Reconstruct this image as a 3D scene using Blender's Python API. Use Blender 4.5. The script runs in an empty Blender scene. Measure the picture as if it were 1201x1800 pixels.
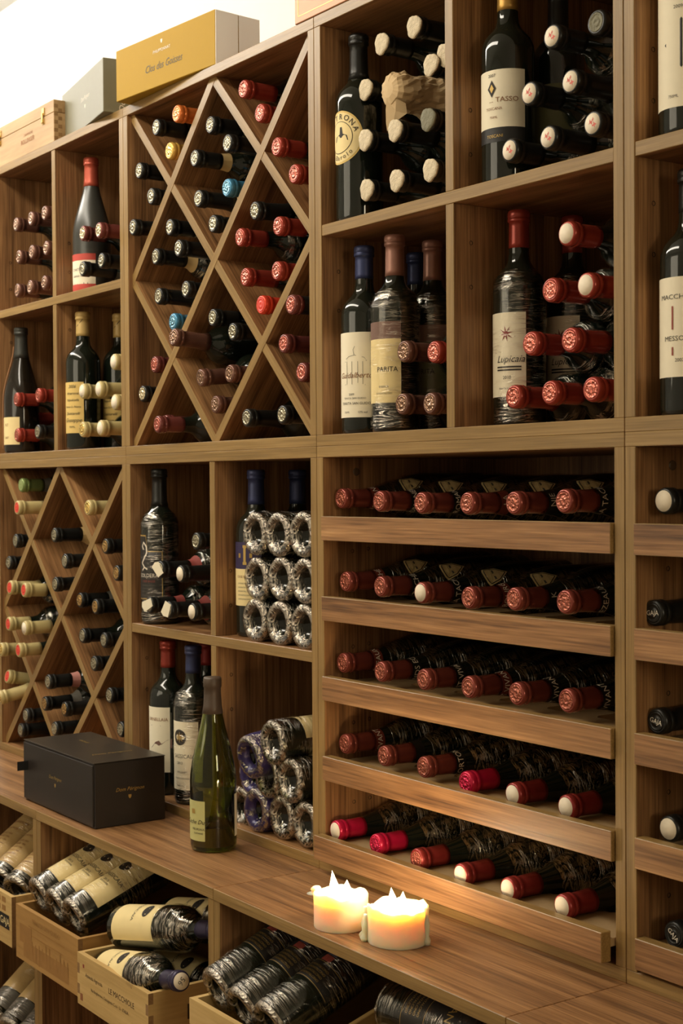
import bpy, bmesh, math, random
from mathutils import Vector, Matrix, noise as mnoise
random.seed(7)
PI = math.pi
scene = bpy.context.scene
COL = scene.collection

# ------------------------------------------------------------------ camera
# world: X along the shelving, Y into it (cabinet faces at Y = 0), Z up; Z = 0 is the joint
# between the upper and the lower row of cabinets, the floor lies at Z = -1.5
cam_d = bpy.data.cameras.new('camera')
cam = bpy.data.objects.new('camera', cam_d)
COL.objects.link(cam)
scene.camera = cam
YAW, PITCH, ROLL = math.radians(54.989), math.radians(-0.993), math.radians(-0.372)
_f = Vector((-math.sin(YAW)*math.cos(PITCH), math.cos(YAW)*math.cos(PITCH), math.sin(PITCH)))
_r = Vector((math.cos(YAW), math.sin(YAW), 0))
_u = _r.cross(_f)
_r2 = _r*math.cos(ROLL) + _u*math.sin(ROLL)
_u2 = -_r*math.sin(ROLL) + _u*math.cos(ROLL)
cam.matrix_world = Matrix(((_r2.x, _u2.x, -_f.x, 2.641), (_r2.y, _u2.y, -_f.y, -1.325), (_r2.z, _u2.z, -_f.z, -0.065), (0, 0, 0, 1)))
cam_d.sensor_fit = 'VERTICAL'
cam_d.sensor_height = 36.0
cam_d.sensor_width = 24.0
cam_d.lens = 2572.86/1800*36.0
cam_d.clip_start = 0.05
cam_d.dof.use_dof = True
cam_d.dof.focus_distance = 2.15
cam_d.dof.aperture_fstop = 13.0

# ------------------------------------------------------------------ world, lights, exposure
world = bpy.data.worlds.new('world')
scene.world = world
world.use_nodes = True
world.node_tree.nodes['Background'].inputs[0].default_value = (1.0, 0.86, 0.68, 1)
world.node_tree.nodes['Background'].inputs[1].default_value = 0.05

def area(name, loc, target, sx, sy, power, color):
    d = bpy.data.lights.new(name, 'AREA')
    d.shape = 'RECTANGLE'; d.size = sx; d.size_y = sy; d.energy = power; d.color = color
    o = bpy.data.objects.new(name, d); COL.objects.link(o)
    o.location = loc
    o.rotation_euler = (Vector(target)-Vector(loc)).to_track_quat('-Z', 'Y').to_euler()
    return o
area('ceiling_lamp_strip', (-0.3, -0.95, 1.36), (-0.2, -0.15, 0.0), 2.8, 0.3, 42, (1.0, 0.91, 0.76))
area('ceiling_wall_washer', (-2.0, -0.55, 1.37), (-1.7, 0.42, 0.95), 2.6, 0.2, 34, (1.0, 0.96, 0.90))
area('front_window_light', (0.3, -2.36, 0.45), (0.4, 0.0, 0.2), 1.5, 1.25, 16, (1.0, 0.88, 0.66))
area('far_room_lamp', (5.6, -0.75, 0.35), (0.5, 0.05, -0.1), 0.7, 0.9, 24, (1.0, 0.84, 0.58))

vs = scene.view_settings
vs.view_transform = 'Standard'
vs.look = 'None'
vs.gamma = 1.0
vs.use_curve_mapping = False
vs.exposure = 0.0
scene.cycles.transparent_max_bounces = 16

# ------------------------------------------------------------------ materials
def srgb(r, g, b):
    f = lambda c: (c/255/12.92) if c/255 <= 0.04045 else ((c/255+0.055)/1.055)**2.4
    return (f(r), f(g), f(b), 1.0)
MATS = {}
def new_mat(name):
    m = bpy.data.materials.new(name); m.use_nodes = True
    return m, m.node_tree.nodes, m.node_tree.links, m.node_tree.nodes['Principled BSDF']
def setin(b, **kw):
    for k, v in kw.items():
        b.inputs[k.replace('_', ' ')].default_value = v
def plain(name, col, rough=0.5, metal=0.0, bump=0.0, bscale=60, var=0.0, **kw):
    """procedural surface: colour with a little noise variation, optional fine relief"""
    if name in MATS: return MATS[name]
    m, N, L, b = new_mat(name)
    b.inputs['Roughness'].default_value = rough
    b.inputs['Metallic'].default_value = metal
    tc = N.new('ShaderNodeTexCoord')
    nz = N.new('ShaderNodeTexNoise'); nz.inputs['Scale'].default_value = bscale; nz.inputs['Detail'].default_value = 4
    L.new(tc.outputs['Object'], nz.inputs['Vector'])
    mx = N.new('ShaderNodeMix'); mx.data_type = 'RGBA'
    k = 1-var
    mx.inputs[6].default_value = (col[0]*k, col[1]*k, col[2]*k, 1)
    mx.inputs[7].default_value = (min(1, col[0]*(1+var)), min(1, col[1]*(1+var)), min(1, col[2]*(1+var)), 1)
    L.new(nz.outputs['Fac'], mx.inputs[0]); L.new(mx.outputs[2], b.inputs['Base Color'])
    if bump:
        bp = N.new('ShaderNodeBump'); bp.inputs['Strength'].default_value = bump; bp.inputs['Distance'].default_value = 0.002
        L.new(nz.outputs['Fac'], bp.inputs['Height']); L.new(bp.outputs['Normal'], b.inputs['Normal'])
    setin(b, **kw)
    MATS[name] = m
    return m
def wood(name, stops, streak=27.0, fine=210.0, rough=0.40, spread=0.5, finemix=0.42):
    if name in MATS: return MATS[name]
    m, N, L, b = new_mat(name)
    tc = N.new('ShaderNodeTexCoord'); oi = N.new('ShaderNodeObjectInfo')
    mul = N.new('ShaderNodeVectorMath'); mul.operation = 'SCALE'
    comb = N.new('ShaderNodeCombineXYZ')
    for i in range(3): L.new(oi.outputs['Random'], comb.inputs[i])
    L.new(comb.outputs[0], mul.inputs[0]); mul.inputs['Scale'].default_value = 17.0
    add = N.new('ShaderNodeVectorMath'); add.operation = 'ADD'
    L.new(tc.outputs['Object'], add.inputs[0]); L.new(mul.outputs[0], add.inputs[1])
    m1 = N.new('ShaderNodeMapping'); m1.inputs['Scale'].default_value = (0.8, streak, streak)
    L.new(add.outputs[0], m1.inputs['Vector'])
    n1 = N.new('ShaderNodeTexNoise'); n1.inputs['Scale'].default_value = 1.6; n1.inputs['Detail'].default_value = 5
    n1.inputs['Roughness'].default_value = 0.62; n1.inputs['Distortion'].default_value = 0.25
    L.new(m1.outputs[0], n1.inputs['Vector'])
    m2 = N.new('ShaderNodeMapping'); m2.inputs['Scale'].default_value = (6.0, fine, fine)
    L.new(add.outputs[0], m2.inputs['Vector'])
    n2 = N.new('ShaderNodeTexNoise'); n2.inputs['Scale'].default_value = 1.5; n2.inputs['Detail'].default_value = 3
    L.new(m2.outputs[0], n2.inputs['Vector'])
    mx = N.new('ShaderNodeMix'); mx.data_type = 'FLOAT'; mx.inputs[0].default_value = finemix
    L.new(n1.outputs['Fac'], mx.inputs[2]); L.new(n2.outputs['Fac'], mx.inputs[3])
    cr = N.new('ShaderNodeValToRGB')
    e = cr.color_ramp.elements
    lo, hi = 0.5-spread*0.36, 0.5+spread*0.36
    e[0].position = lo; e[0].color = stops[0]
    e[1].position = hi; e[1].color = stops[-1]
    for i, s in enumerate(stops[1:-1]):
        q = e.new(lo+(hi-lo)*(i+1)/(len(stops)-1)); q.color = s
    L.new(mx.outputs[0], cr.inputs['Fac']); L.new(cr.outputs['Color'], b.inputs['Base Color'])
    bp = N.new('ShaderNodeBump'); bp.inputs['Strength'].default_value = 0.12; bp.inputs['Distance'].default_value = 0.001
    L.new(n2.outputs['Fac'], bp.inputs['Height']); L.new(bp.outputs['Normal'], b.inputs['Normal'])
    b.inputs['Roughness'].default_value = rough
    MATS[name] = m
    return m
WOOD = wood('walnut_laminate', [srgb(82, 56, 36), srgb(130, 92, 57), srgb(162, 119, 77), srgb(194, 148, 98)])
EDGE = wood('walnut_edge_band', [srgb(118, 92, 50), srgb(144, 114, 66), srgb(168, 136, 84)], streak=40, fine=260, spread=0.55, finemix=0.5)
PALE = wood('pale_plywood', [srgb(156, 122, 80), srgb(182, 148, 102), srgb(198, 166, 120)], streak=7, fine=90, rough=0.6, finemix=0.25)
PINE = wood('pine_crate_wood', [srgb(176, 142, 84), srgb(202, 168, 106), srgb(216, 184, 124)], streak=8, fine=110, rough=0.65, finemix=0.3)
PINEDARK = wood('aged_crate_wood', [srgb(150, 110, 54), srgb(172, 130, 70), srgb(188, 146, 84)], streak=8, fine=110, rough=0.7, finemix=0.3)
ENDGRAIN = wood('end_grain', [srgb(128, 96, 58), srgb(156, 120, 76)], streak=60, fine=200, rough=0.8)
MDF = plain('raw_fibreboard', srgb(166, 138, 96), 0.75, var=0.08, bscale=220)
DARK = plain('dark_hole', (0.01, 0.008, 0.006, 1), 0.8)

GLASS = plain('dark_bottle_glass', (0.008, 0.011, 0.007, 1), 0.06, var=0.1, Specular_IOR_Level=0.6)
GLASSB = plain('brown_black_glass', (0.014, 0.011, 0.007, 1), 0.10, var=0.1, Specular_IOR_Level=0.6)
GLASSG = plain('dusty_smoky_glass', (0.05, 0.05, 0.042, 1), 0.28, var=0.2, bscale=20, Specular_IOR_Level=0.6)
def foil(name, rgb, rough=0.30, metal=0.35): return plain(name, srgb(*rgb), rough*0.85, metal, var=0.06, bscale=90, bump=0.06)
FOIL = {
 'black': foil('black_foil', (30, 30, 27), 0.38, 0.2), 'red': foil('red_foil', (156, 60, 46)), 'maroon': foil('maroon_foil', (118, 62, 56)),
 'copper': foil('copper_red_foil', (146, 72, 60), 0.25, 0.45), 'scarlet': foil('scarlet_foil', (226, 72, 48)), 'pink': foil('magenta_foil', (196, 26, 66), 0.3),
 'orange': foil('orange_foil', (218, 120, 56)), 'yellow': foil('yellow_foil', (228, 186, 92)), 'blue': foil('light_blue_foil', (70, 132, 166)),
 'brown': foil('brown_foil', (112, 76, 62)), 'green': foil('green_foil', (122, 140, 82)), 'cream': foil('cream_foil', (196, 178, 122), 0.45, 0.1),
 'navy': foil('navy_foil', (58, 66, 104), 0.45), 'dusk': foil('dusky_pink_foil', (158, 114, 98), 0.42), 'purple': foil('dark_purple_foil', (54, 48, 74), 0.45),
 'ochre': foil('ochre_foil', (204, 172, 106), 0.5, 0.1), 'gold': foil('gold_foil', (196, 154, 78), 0.4, 0.6), 'crimson': foil('crimson_foil', (142, 46, 42), 0.36),
 'grey': foil('grey_foil', (66, 66, 60), 0.45), 'coral': foil('coral_foil', (196, 92, 70), 0.4), 'taupe': foil('taupe_foil', (84, 70, 58), 0.5, 0.1)}
def emboss(name, rgb, metal=0.75):
    if name in MATS: return MATS[name]
    m = plain(name, srgb(*rgb), 0.24, metal, var=0.12, bscale=300)
    N, L = m.node_tree.nodes, m.node_tree.links
    tc = N.new('ShaderNodeTexCoord'); oi = N.new('ShaderNodeObjectInfo')
    mp = N.new('ShaderNodeMapping'); L.new(tc.outputs['Object'], mp.inputs['Vector']); L.new(oi.outputs['Random'], mp.inputs['Location'])
    vo = N.new('ShaderNodeTexVoronoi'); vo.inputs['Scale'].default_value = 330; vo.feature = 'SMOOTH_F1'
    L.new(mp.outputs[0], vo.inputs['Vector'])
    bp = N.new('ShaderNodeBump'); bp.inputs['Strength'].default_value = 0.9; bp.inputs['Distance'].default_value = 0.0022
    L.new(vo.outputs['Distance'], bp.inputs['Height']); L.new(bp.outputs['Normal'], N['Principled BSDF'].inputs['Normal'])
    return m
SEAL = {
 'pewter': emboss('pewter_seal', (168, 160, 134)),
 'redmetal': emboss('red_embossed_seal', (206, 116, 98)),
 'white': plain('white_paper_seal', srgb(236, 222, 196), 0.7, var=0.06, bscale=200),
 'wax': plain('chalky_wax_seal', srgb(208, 192, 160), 0.7, bump=1.0, bscale=240, var=0.30),
 'waxgrey': plain('grey_wax_seal', srgb(120, 116, 92), 0.7, bump=0.8, bscale=260, var=0.18),
 'redprint': plain('red_print', srgb(206, 92, 76), 0.6), 'rose': emboss('rose_grey_seal', (176, 140, 116)),
 'gold': emboss('gold_seal', (176, 140, 84)),
 'brightred': plain('bright_red_seal', srgb(220, 70, 54), 0.5, var=0.1, bscale=300), 'brownseal': emboss('brown_seal', (150, 116, 92)),
 'black': FOIL['black'], 'copper': emboss('copper_embossed_seal', (178, 104, 84)),
 'pink': emboss('pink_embossed_seal', (224, 52, 92)), 'bluemetal': emboss('blue_embossed_seal', (120, 172, 196)),
 'yellowmetal': emboss('yellow_embossed_seal', (238, 202, 116)), 'orangemetal': emboss('orange_embossed_seal', (232, 156, 96)),
 'green': plain('green_seal', srgb(150, 166, 104), 0.4, 0.2, bump=0.5, bscale=420, var=0.1), 'silver': emboss('bright_silver_seal', (222, 206, 168))}
PAPER = {'white': plain('off_white_label_paper', srgb(242, 232, 204), 0.75, var=0.04), 'cream': plain('cream_label_paper', srgb(240, 218, 158), 0.75, var=0.05),
 'gold': plain('golden_label_paper', srgb(222, 190, 112), 0.7, var=0.06), 'black': plain('black_label_paper', srgb(28, 26, 24), 0.55), 'grey': plain('grey_print', srgb(96, 92, 82), 0.7),
 'purple': plain('purple_label_paper', srgb(52, 42, 78), 0.6), 'red': plain('red_label_paper', srgb(184, 62, 50), 0.6), 'ink': plain('dark_ink', srgb(44, 38, 32), 0.7),
 'brownink': plain('brown_ink', srgb(142, 96, 60), 0.7), 'goldink': plain('gold_ink', srgb(190, 158, 86), 0.4, 0.5), 'whiteink': plain('white_ink', srgb(232, 222, 204), 0.6),
 'redink': plain('dark_red_ink', srgb(140, 40, 34), 0.7), 'mauve': plain('mauve_label_paper', srgb(122, 92, 80), 0.7), 'olive': plain('olive_label_paper', srgb(112, 110, 74), 0.7, var=0.05),
 'tan': plain('tan_label_paper', srgb(206, 174, 116), 0.7, var=0.08, bscale=30), 'lime': plain('pale_green_label_paper', srgb(188, 184, 120), 0.7, var=0.04), 'redband': plain('red_band_paper', srgb(196, 74, 60), 0.65),
 'burn': plain('burnt_brand_ink', srgb(146, 92, 56), 0.8), 'crate_ink': plain('crate_stamp_ink', srgb(70, 52, 34), 0.8), 'fade': plain('faded_crate_print', srgb(156, 113, 57), 0.8, var=0.2, bscale=40), 'bluegrey': plain('blue_grey_print', srgb(96, 92, 110), 0.7), 'redgrey': plain('red_grey_print', srgb(150, 66, 54), 0.7)}
def plastic(name, amount, patchy=0.5, tint=(0.95, 0.92, 0.86, 1), sx=26, sy=60, width=0.09):
    """cling film: clear where it lies smooth, glossy bright creases where it gathers"""
    m, N, L, b = new_mat(name)
    out = N['Material Output']
    tc = N.new('ShaderNodeTexCoord')
    mp = N.new('ShaderNodeMapping'); mp.inputs['Scale'].default_value = (sx, sx, sy); mp.inputs['Rotation'].default_value = (0.30, 0.22, 0.4)
    L.new(tc.outputs['Object'], mp.inputs['Vector'])
    nz = N.new('ShaderNodeTexNoise'); nz.inputs['Scale'].default_value = 1.0; nz.inputs['Detail'].default_value = 4; nz.inputs['Roughness'].default_value = 0.6; nz.inputs['Distortion'].default_value = 1.3
    L.new(mp.outputs[0], nz.inputs['Vector'])
    def math_(op, a_, b_):
        n = N.new('ShaderNodeMath'); n.operation = op
        for i, q in enumerate((a_, b_)):
            if isinstance(q, (int, float)): n.inputs[i].default_value = q
            elif q is not None: L.new(q, n.inputs[i])
        return n.outputs[0]
    ab = math_('ABSOLUTE', math_('SUBTRACT', nz.outputs['Fac'], 0.5), None)
    rg = N.new('ShaderNodeMapRange'); rg.inputs['From Min'].default_value = 0.0; rg.inputs['From Max'].default_value = width
    rg.inputs['To Min'].default_value = 1.0; rg.inputs['To Max'].default_value = 0.0
    L.new(ab, rg.inputs['Value'])
    n2 = N.new('ShaderNodeTexNoise'); n2.inputs['Scale'].default_value = 17.0; n2.inputs['Detail'].default_value = 2
    L.new(tc.outputs['Object'], n2.inputs['Vector'])
    mk = N.new('ShaderNodeMapRange'); mk.inputs['From Min'].default_value = 0.62-patchy*0.4; mk.inputs['From Max'].default_value = 0.78-patchy*0.4
    L.new(n2.outputs['Fac'], mk.inputs['Value'])
    fac = math_('MULTIPLY', math_('MULTIPLY', rg.outputs[0], mk.outputs[0]), amount)
    bp = N.new('ShaderNodeBump'); bp.inputs['Strength'].default_value = 0.9; bp.inputs['Distance'].default_value = 0.006
    L.new(nz.outputs['Fac'], bp.inputs['Height'])
    gl = N.new('ShaderNodeBsdfGlossy'); gl.inputs['Roughness'].default_value = 0.14; gl.inputs['Color'].default_value = tint
    L.new(bp.outputs['Normal'], gl.inputs['Normal'])
    g2 = N.new('ShaderNodeBsdfGlossy'); g2.inputs['Roughness'].default_value = 0.05; g2.inputs['Color'].default_value = tint
    b2 = N.new('ShaderNodeBump'); b2.inputs['Strength'].default_value = 0.25; b2.inputs['Distance'].default_value = 0.004
    L.new(nz.outputs['Fac'], b2.inputs['Height']); L.new(b2.outputs['Normal'], g2.inputs['Normal'])
    tr = N.new('ShaderNodeBsdfTransparent'); tr.inputs['Color'].default_value = (0.97, 0.965, 0.95, 1)
    m0 = N.new('ShaderNodeMixShader'); m0.inputs[0].default_value = 0.03
    L.new(tr.outputs[0], m0.inputs[1]); L.new(g2.outputs[0], m0.inputs[2])
    mx = N.new('ShaderNodeMixShader')
    L.new(fac, mx.inputs[0]); L.new(m0.outputs[0], mx.inputs[1]); L.new(gl.outputs[0], mx.inputs[2])
    L.new(mx.outputs[0], out.inputs['Surface'])
    N.remove(b)
    return m
WRAP = plastic('cling_film', 0.6, 0.5, tint=(0.88, 0.82, 0.72, 1), sx=13, sy=115, width=0.055)
WRAPHEAVY = plastic('crumpled_cling_film', 0.62, 0.62, tint=(0.88, 0.80, 0.68, 1), sx=24, sy=95, width=0.075)
WRAPBASE = plastic('gathered_cling_film', 0.75, 0.95, tint=(0.80, 0.72, 0.60, 1), sx=60, sy=85, width=0.15)

# ------------------------------------------------------------------ object helpers
def tag(o, label=None, cat=None, group=None, kind=None):
    if label: o['label'] = label
    if cat: o['category'] = cat
    if group: o['group'] = group
    if kind: o['kind'] = kind
    return o
def empty(name, loc=(0, 0, 0), mat=None):
    o = bpy.data.objects.new(name, None); COL.objects.link(o)
    o.empty_display_size = 0.02
    o.matrix_basis = mat if mat is not None else Matrix.Translation(loc)
    return o
def link(name, me, mats, parent=None, mw=None):
    """one mesh object; mesh data may be shared, so the materials sit on the object"""
    o = bpy.data.objects.new(name, me); COL.objects.link(o)
    if not isinstance(mats, (list, tuple)): mats = [mats]
    while len(me.materials) < len(mats): me.materials.append(mats[len(me.materials)])
    for i, m in enumerate(mats):
        if me.materials[i] != m:
            o.material_slots[i].link = 'OBJECT'; o.material_slots[i].material = m
    if parent is not None: o.parent = parent
    if mw is not None: o.matrix_basis = mw
    return o
def mesh(verts, faces, smooth=False, name='mesh'):
    me = bpy.data.meshes.new(name); me.from_pydata([tuple(v) for v in verts], [], faces)
    me.update()
    if smooth: me.polygons.foreach_set('use_smooth', [True]*len(me.polygons))
    return me
def fixn(me):
    bm = bmesh.new(); bm.from_mesh(me); bmesh.ops.recalc_face_normals(bm, faces=bm.faces); bm.to_mesh(me); bm.free(); return me
GR = {'X': Matrix(((1, 0, 0), (0, 1, 0), (0, 0, 1))), 'Y': Matrix(((0, 1, 0), (1, 0, 0), (0, 0, -1))), 'Z': Matrix(((0, 0, -1), (0, 1, 0), (1, 0, 0)))}
def world(o):
    return o.matrix_basis.copy() if o.parent is None else world(o.parent) @ o.matrix_basis
def board(name, parent, x0, x1, y0, y1, z0, z1, grain='X', mats=None, bevel=0.0008, edges='y', mtx=None):
    """a board with its grain along one axis; its narrow front and back edges carry an edge band"""
    mats = mats or [WOOD, EDGE]
    R = GR[grain]
    c = Vector(((x0+x1)/2, (y0+y1)/2, (z0+z1)/2))
    h = Vector(((x1-x0)/2, (y1-y0)/2, (z1-z0)/2))
    bm = bmesh.new()
    bmesh.ops.create_cube(bm, size=1.0)
    for v in bm.verts:
        w = Vector((v.co.x*2*h.x, v.co.y*2*h.y, v.co.z*2*h.z))
        v.co = R.transposed() @ w
    if bevel: bmesh.ops.bevel(bm, geom=list(bm.edges), offset=min(bevel, min(h)*0.5), segments=1, affect='EDGES')
    bmesh.ops.recalc_face_normals(bm, faces=bm.faces)
    if len(mats) > 1:
        k = {'x': 0, 'y': 1, 'z': 2}
        for f in bm.faces:
            n = R @ f.normal
            if any(abs(n[k[e]]) > 0.6 for e in edges): f.material_index = 1
    me = bpy.data.meshes.new(name); bm.to_mesh(me); bm.free()
    o = link(name, me, mats)
    M = Matrix.Translation(c) @ R.to_4x4()
    if mtx is not None: M = mtx @ M
    if parent is not None:
        o.parent = parent
        M = world(parent).inverted() @ M
    o.matrix_basis = M
    return o
def prism(poly, depth, axis='y', smooth=False):
    """extrude a 2D polygon; axis is the extrusion direction: y -> (x, z) polygon, x -> (y, z), z -> (x, y)"""
    n = len(poly)
    put = {'y': lambda p, d: (p[0], d, p[1]), 'x': lambda p, d: (d, p[0], p[1]), 'z': lambda p, d: (p[0], p[1], d)}[axis]
    v = [put(p, 0) for p in poly]+[put(p, depth) for p in poly]
    f = [list(range(n)), list(range(2*n-1, n-1, -1))]+[[i, n+i, n+(i+1) % n, (i+1) % n] for i in range(n)]
    return fixn(mesh(v, f))
def lathe(prof, seg=24, smooth=True, disp=None, closed=True):
    v, f = [], []
    idx = []
    for (r, z) in prof:
        if r < 1e-6:
            idx.append([len(v)]); v.append((0, 0, z))
        else:
            row = []
            for i in range(seg):
                a = 2*PI*i/seg
                rr = r+(disp(a, z, r) if disp else 0)
                row.append(len(v)); v.append((rr*math.cos(a), rr*math.sin(a), z))
            idx.append(row)
    for a, b in zip(idx, idx[1:]):
        for i in range(seg):
            j = (i+1) % seg
            if len(a) == 1 and len(b) == 1: continue
            if len(a) == 1: f.append((a[0], b[j], b[i]))
            elif len(b) == 1: f.append((a[i], a[j], b[0]))
            else: f.append((a[i], a[j], b[j], b[i]))
    return mesh(v, f, smooth)
def radius_at(prof, z):
    best = 0
    for (r0, z0), (r1, z1) in zip(prof, prof[1:]):
        if min(z0, z1) <= z <= max(z0, z1) and abs(z1-z0) > 1e-9:
            best = max(best, r0+(r1-r0)*(z-z0)/(z1-z0))
    return best
def patch(prof, z0, z1, a0, a1, eps=0.0004, na=None, nz=None, shape=None):
    """a paper patch wrapped round a lathed profile; shape(s, t) may pull its outline in"""
    na = na or max(4, int(abs(a1-a0)/0.17)); nz = nz or 3
    v, f = [], []
    for j in range(nz+1):
        for i in range(na+1):
            s, t = i/na, j/nz
            if shape: s, t = shape(s, t)
            z = z0+(z1-z0)*t; a = a0+(a1-a0)*s
            r = radius_at(prof, z)+eps
            v.append((r*math.cos(a), r*math.sin(a), z))
    for j in range(nz):
        for i in range(na):
            k = j*(na+1)+i
            f.append((k, k+1, k+na+2, k+na+1))
    return mesh(v, f, True)
# lettering: every string is turned into a flat mesh once, then bent round bottles or laid on boxes
TEXT = {}
def prepare_text(items):
    objs = []
    for (s, shear) in items:
        cu = bpy.data.curves.new('t', 'FONT'); cu.body = s; cu.size = 1.0; cu.align_x = 'CENTER'; cu.align_y = 'CENTER'; cu.shear = shear; cu.resolution_u = 2
        o = bpy.data.objects.new('t', cu); COL.objects.link(o); objs.append(((s, shear), o, cu))
    dg = bpy.context.evaluated_depsgraph_get()
    for k, o, cu in objs:
        me = bpy.data.meshes.new_from_object(o.evaluated_get(dg))
        TEXT[k] = ([tuple(v.co) for v in me.vertices], [tuple(p.vertices) for p in me.polygons])
        bpy.data.meshes.remove(me); bpy.data.objects.remove(o); bpy.data.curves.remove(cu)
def text_wrap(s, size, prof, zc, ac, eps=0.0007, shear=0.0, xs=1.0):
    v, f = TEXT[(s, shear)]
    out = []
    for p in v:
        z = zc+p[1]*size
        r = radius_at(prof, z)
        a = ac+p[0]*size*xs/max(r, 0.01)
        out.append(((r+eps)*math.cos(a), (r+eps)*math.sin(a), z))
    return mesh(out, f)
def text_flat(s, size, shear=0.0, xs=1.0):
    v, f = TEXT[(s, shear)]
    return mesh([(p[0]*size*xs, p[1]*size, 0) for p in v], f)
def frame(o, xdir, ydir):
    x = Vector(xdir).normalized(); y = Vector(ydir).normalized(); z = x.cross(y).normalized(); y = z.cross(x)
    return Matrix(((x.x, y.x, z.x, o[0]), (x.y, y.y, z.y, o[1]), (x.z, y.z, z.z, o[2]), (0, 0, 0, 1)))
prepare_text([(s, 0.0) for s in ['ROMANEE', 'ROMANÉE-C', 'ROMAN', 'LA', 'NIE', 'TACHE', 'LA TACHE', 'BOURG', 'K', 'EZEAUX', 'ANDS ECH', 'RE·ST VIVANT', 'ST VIVANT', 'VIVANT', 'CORTON', 'GAJA', '2009',
    'BARTRONA', '2011', 'Barolo', 'DON · TASSO', 'TOSCANA', '2007', 'IGT', 'GUARITA', 'SASSO', 'MESSORIO', 'MACCHIOLE', 'TENUTA SAN GUIDO', '12% vol', '750ML', '2010', 'SASSICAIA', 'BOLGHERI', '2013', 'SOLAIA',
    'SOLDERA', 'CASE BASSE', 'LE MACCHIOLE', 'Azienda Agricola', 'Via Bolgherese, Castagneto C.cci · LI · ITALIA', 'L E', 'CHAMPAGNE', 'BOLLINGER', 'PHILIPPONNAT', 'SANTI', 'BRUNELLO', 'DI MONTALCINO', 'ORMA', 'MASSETO', 'Tenuta dell Ornellaia', 'CHATEAU', 'GRAND VIN', '13', '56', 'DOMAINE', 'MEURSAULT', 'Di Frank Rotunda', 'LO-SANTI', 'VINTAGE', 'TOSCANI', 'LUPICAIA', 'RISERVA', 'BARBARESCO', 'PIEMONTE', 'IGA', 'PARITA', 'RITA', 'ORNELLAIA', '... TASSO'] + list('TRONABarolLEIG·')]
  + [(s, 0.35) for s in ['Dom Pérignon', 'Clos des Goisses', 'Lupicaia', 'Guidalberto', 'Quintarelli', 'Giuseppe', 'Amarone', 'Monte Ca Paletta', 'Coche Dury', 'Valpolicella', '2006']])

# ------------------------------------------------------------------ the room
W, T, DEP = 0.68, 0.018, 0.365
ZTT, ZTB, ZMT, ZMB, ZBT, ZCT, ZCB, YF = 0.6902, 0.6724, 0.0177, -0.0194, -0.6666, -0.6847, -0.7027, -0.1987
PLASTER = plain('white_plaster', srgb(240, 238, 232), 0.9, bump=0.15, bscale=35, var=0.02)
FLOORM = wood('dark_floor_boards', [srgb(84, 60, 42), srgb(110, 82, 58), srgb(128, 98, 70)], streak=5, fine=80, rough=0.5)
def struct(name, x0, x1, y0, y1, z0, z1, m):
    return tag(board(name, None, x0, x1, y0, y1, z0, z1, 'X', [m], 0), kind='structure')
struct('floor', -4.2, 6.2, -2.5, 0.52, -1.56, -1.5, FLOORM)
struct('wall_back', -4.2, 6.2, 0.42, 0.52, -1.5, 1.4, PLASTER)
struct('wall_front', -4.2, 6.2, -2.5, -2.4, -1.5, 1.4, PLASTER)
struct('wall_left', -4.3, -4.2, -2.5, 0.52, -1.5, 1.4, PLASTER)
struct('ceiling', -4.3, 6.2, -2.5, 0.52, 1.4, 1.46, PLASTER)

# ------------------------------------------------------------------ cabinets
def hole(parent, x, y, z, r=0.0026):
    """a shelf-pin hole in a side panel that faces +X: dark bottom in a thin ring"""
    me = lathe([(0, -0.0006), (r, -0.0006), (r, 0.0004), (r*1.25, 0.0004)], 10)
    link('pin_hole', me, DARK, parent, world(parent).inverted() @ frame((x+0.0003, y, z), (0, 1, 0), (0, 0, 1)))
def camcap(parent, x, y, z):
    me = lathe([(0, 0.0012), (0.0045, 0.0014), (0.0062, 0.001), (0.0066, 0)], 16)
    link('fitting_cover', me, plain('brown_plastic_cap', srgb(92, 70, 46), 0.4), parent, world(parent).inverted() @ frame((x, y, z), (0, 1, 0), (0, 0, 1)))
def carcass(name, i, z0, z1, label, cat='cabinet'):
    x0, x1 = i*W, (i+1)*W
    g = 0.0004
    root = tag(empty(name, (x0+W/2, 0.0, z0)), label, cat, 'wall of walnut wine cabinets')
    board('bottom_panel', root, x0+g, x1-g, 0, DEP, z0, z0+T, 'X')
    board('top_panel', root, x0+g, x1-g, 0, DEP, z1-T, z1, 'X')
    board('side_panel', root, x0+g, x0+T, 0, DEP, z0+T, z1-T, 'Z')
    board('side_panel', root, x1-T, x1-g, 0, DEP, z0+T, z1-T, 'Z')
    board('back_panel', root, x0+g, x1-g, DEP, DEP+0.006, z0, z1, 'Z', [WOOD])
    return root
def cubby(name, i, z0, z1, label):
    root = carcass(name, i, z0, z1, label)
    xm, zm = (i+0.5)*W, (z0+z1)/2
    board('shelf_board', root, i*W+T, (i+1)*W-T, 0.001, DEP, zm-T/2, zm+T/2, 'X')
    board('divider', root, xm-T/2, xm+T/2, 0.0015, DEP, z0+T, zm-T/2, 'Z')
    board('divider', root, xm-T/2, xm+T/2, 0.0015, DEP, zm+T/2, z1-T, 'Z')
    for xx in (i*W+T, xm+T/2):
        for zz in (-0.126, -0.063, 0.063, 0.126): hole(root, xx, 0.033, zm+zz)
    return root
def clip(poly, x0, x1, z0, z1):
    for ax, lim, sg in ((0, x0, 1), (0, x1, -1), (1, z0, 1), (1, z1, -1)):
        out = []
        for a, b in zip(poly, poly[1:]+poly[:1]):
            da, db = sg*(a[ax]-lim), sg*(b[ax]-lim)
            if da >= 0: out.append(a)
            if da*db < 0:
                k = da/(da-db); out.append((a[0]+(b[0]-a[0])*k, a[1]+(b[1]-a[1])*k))
        poly = out
    return poly
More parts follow.
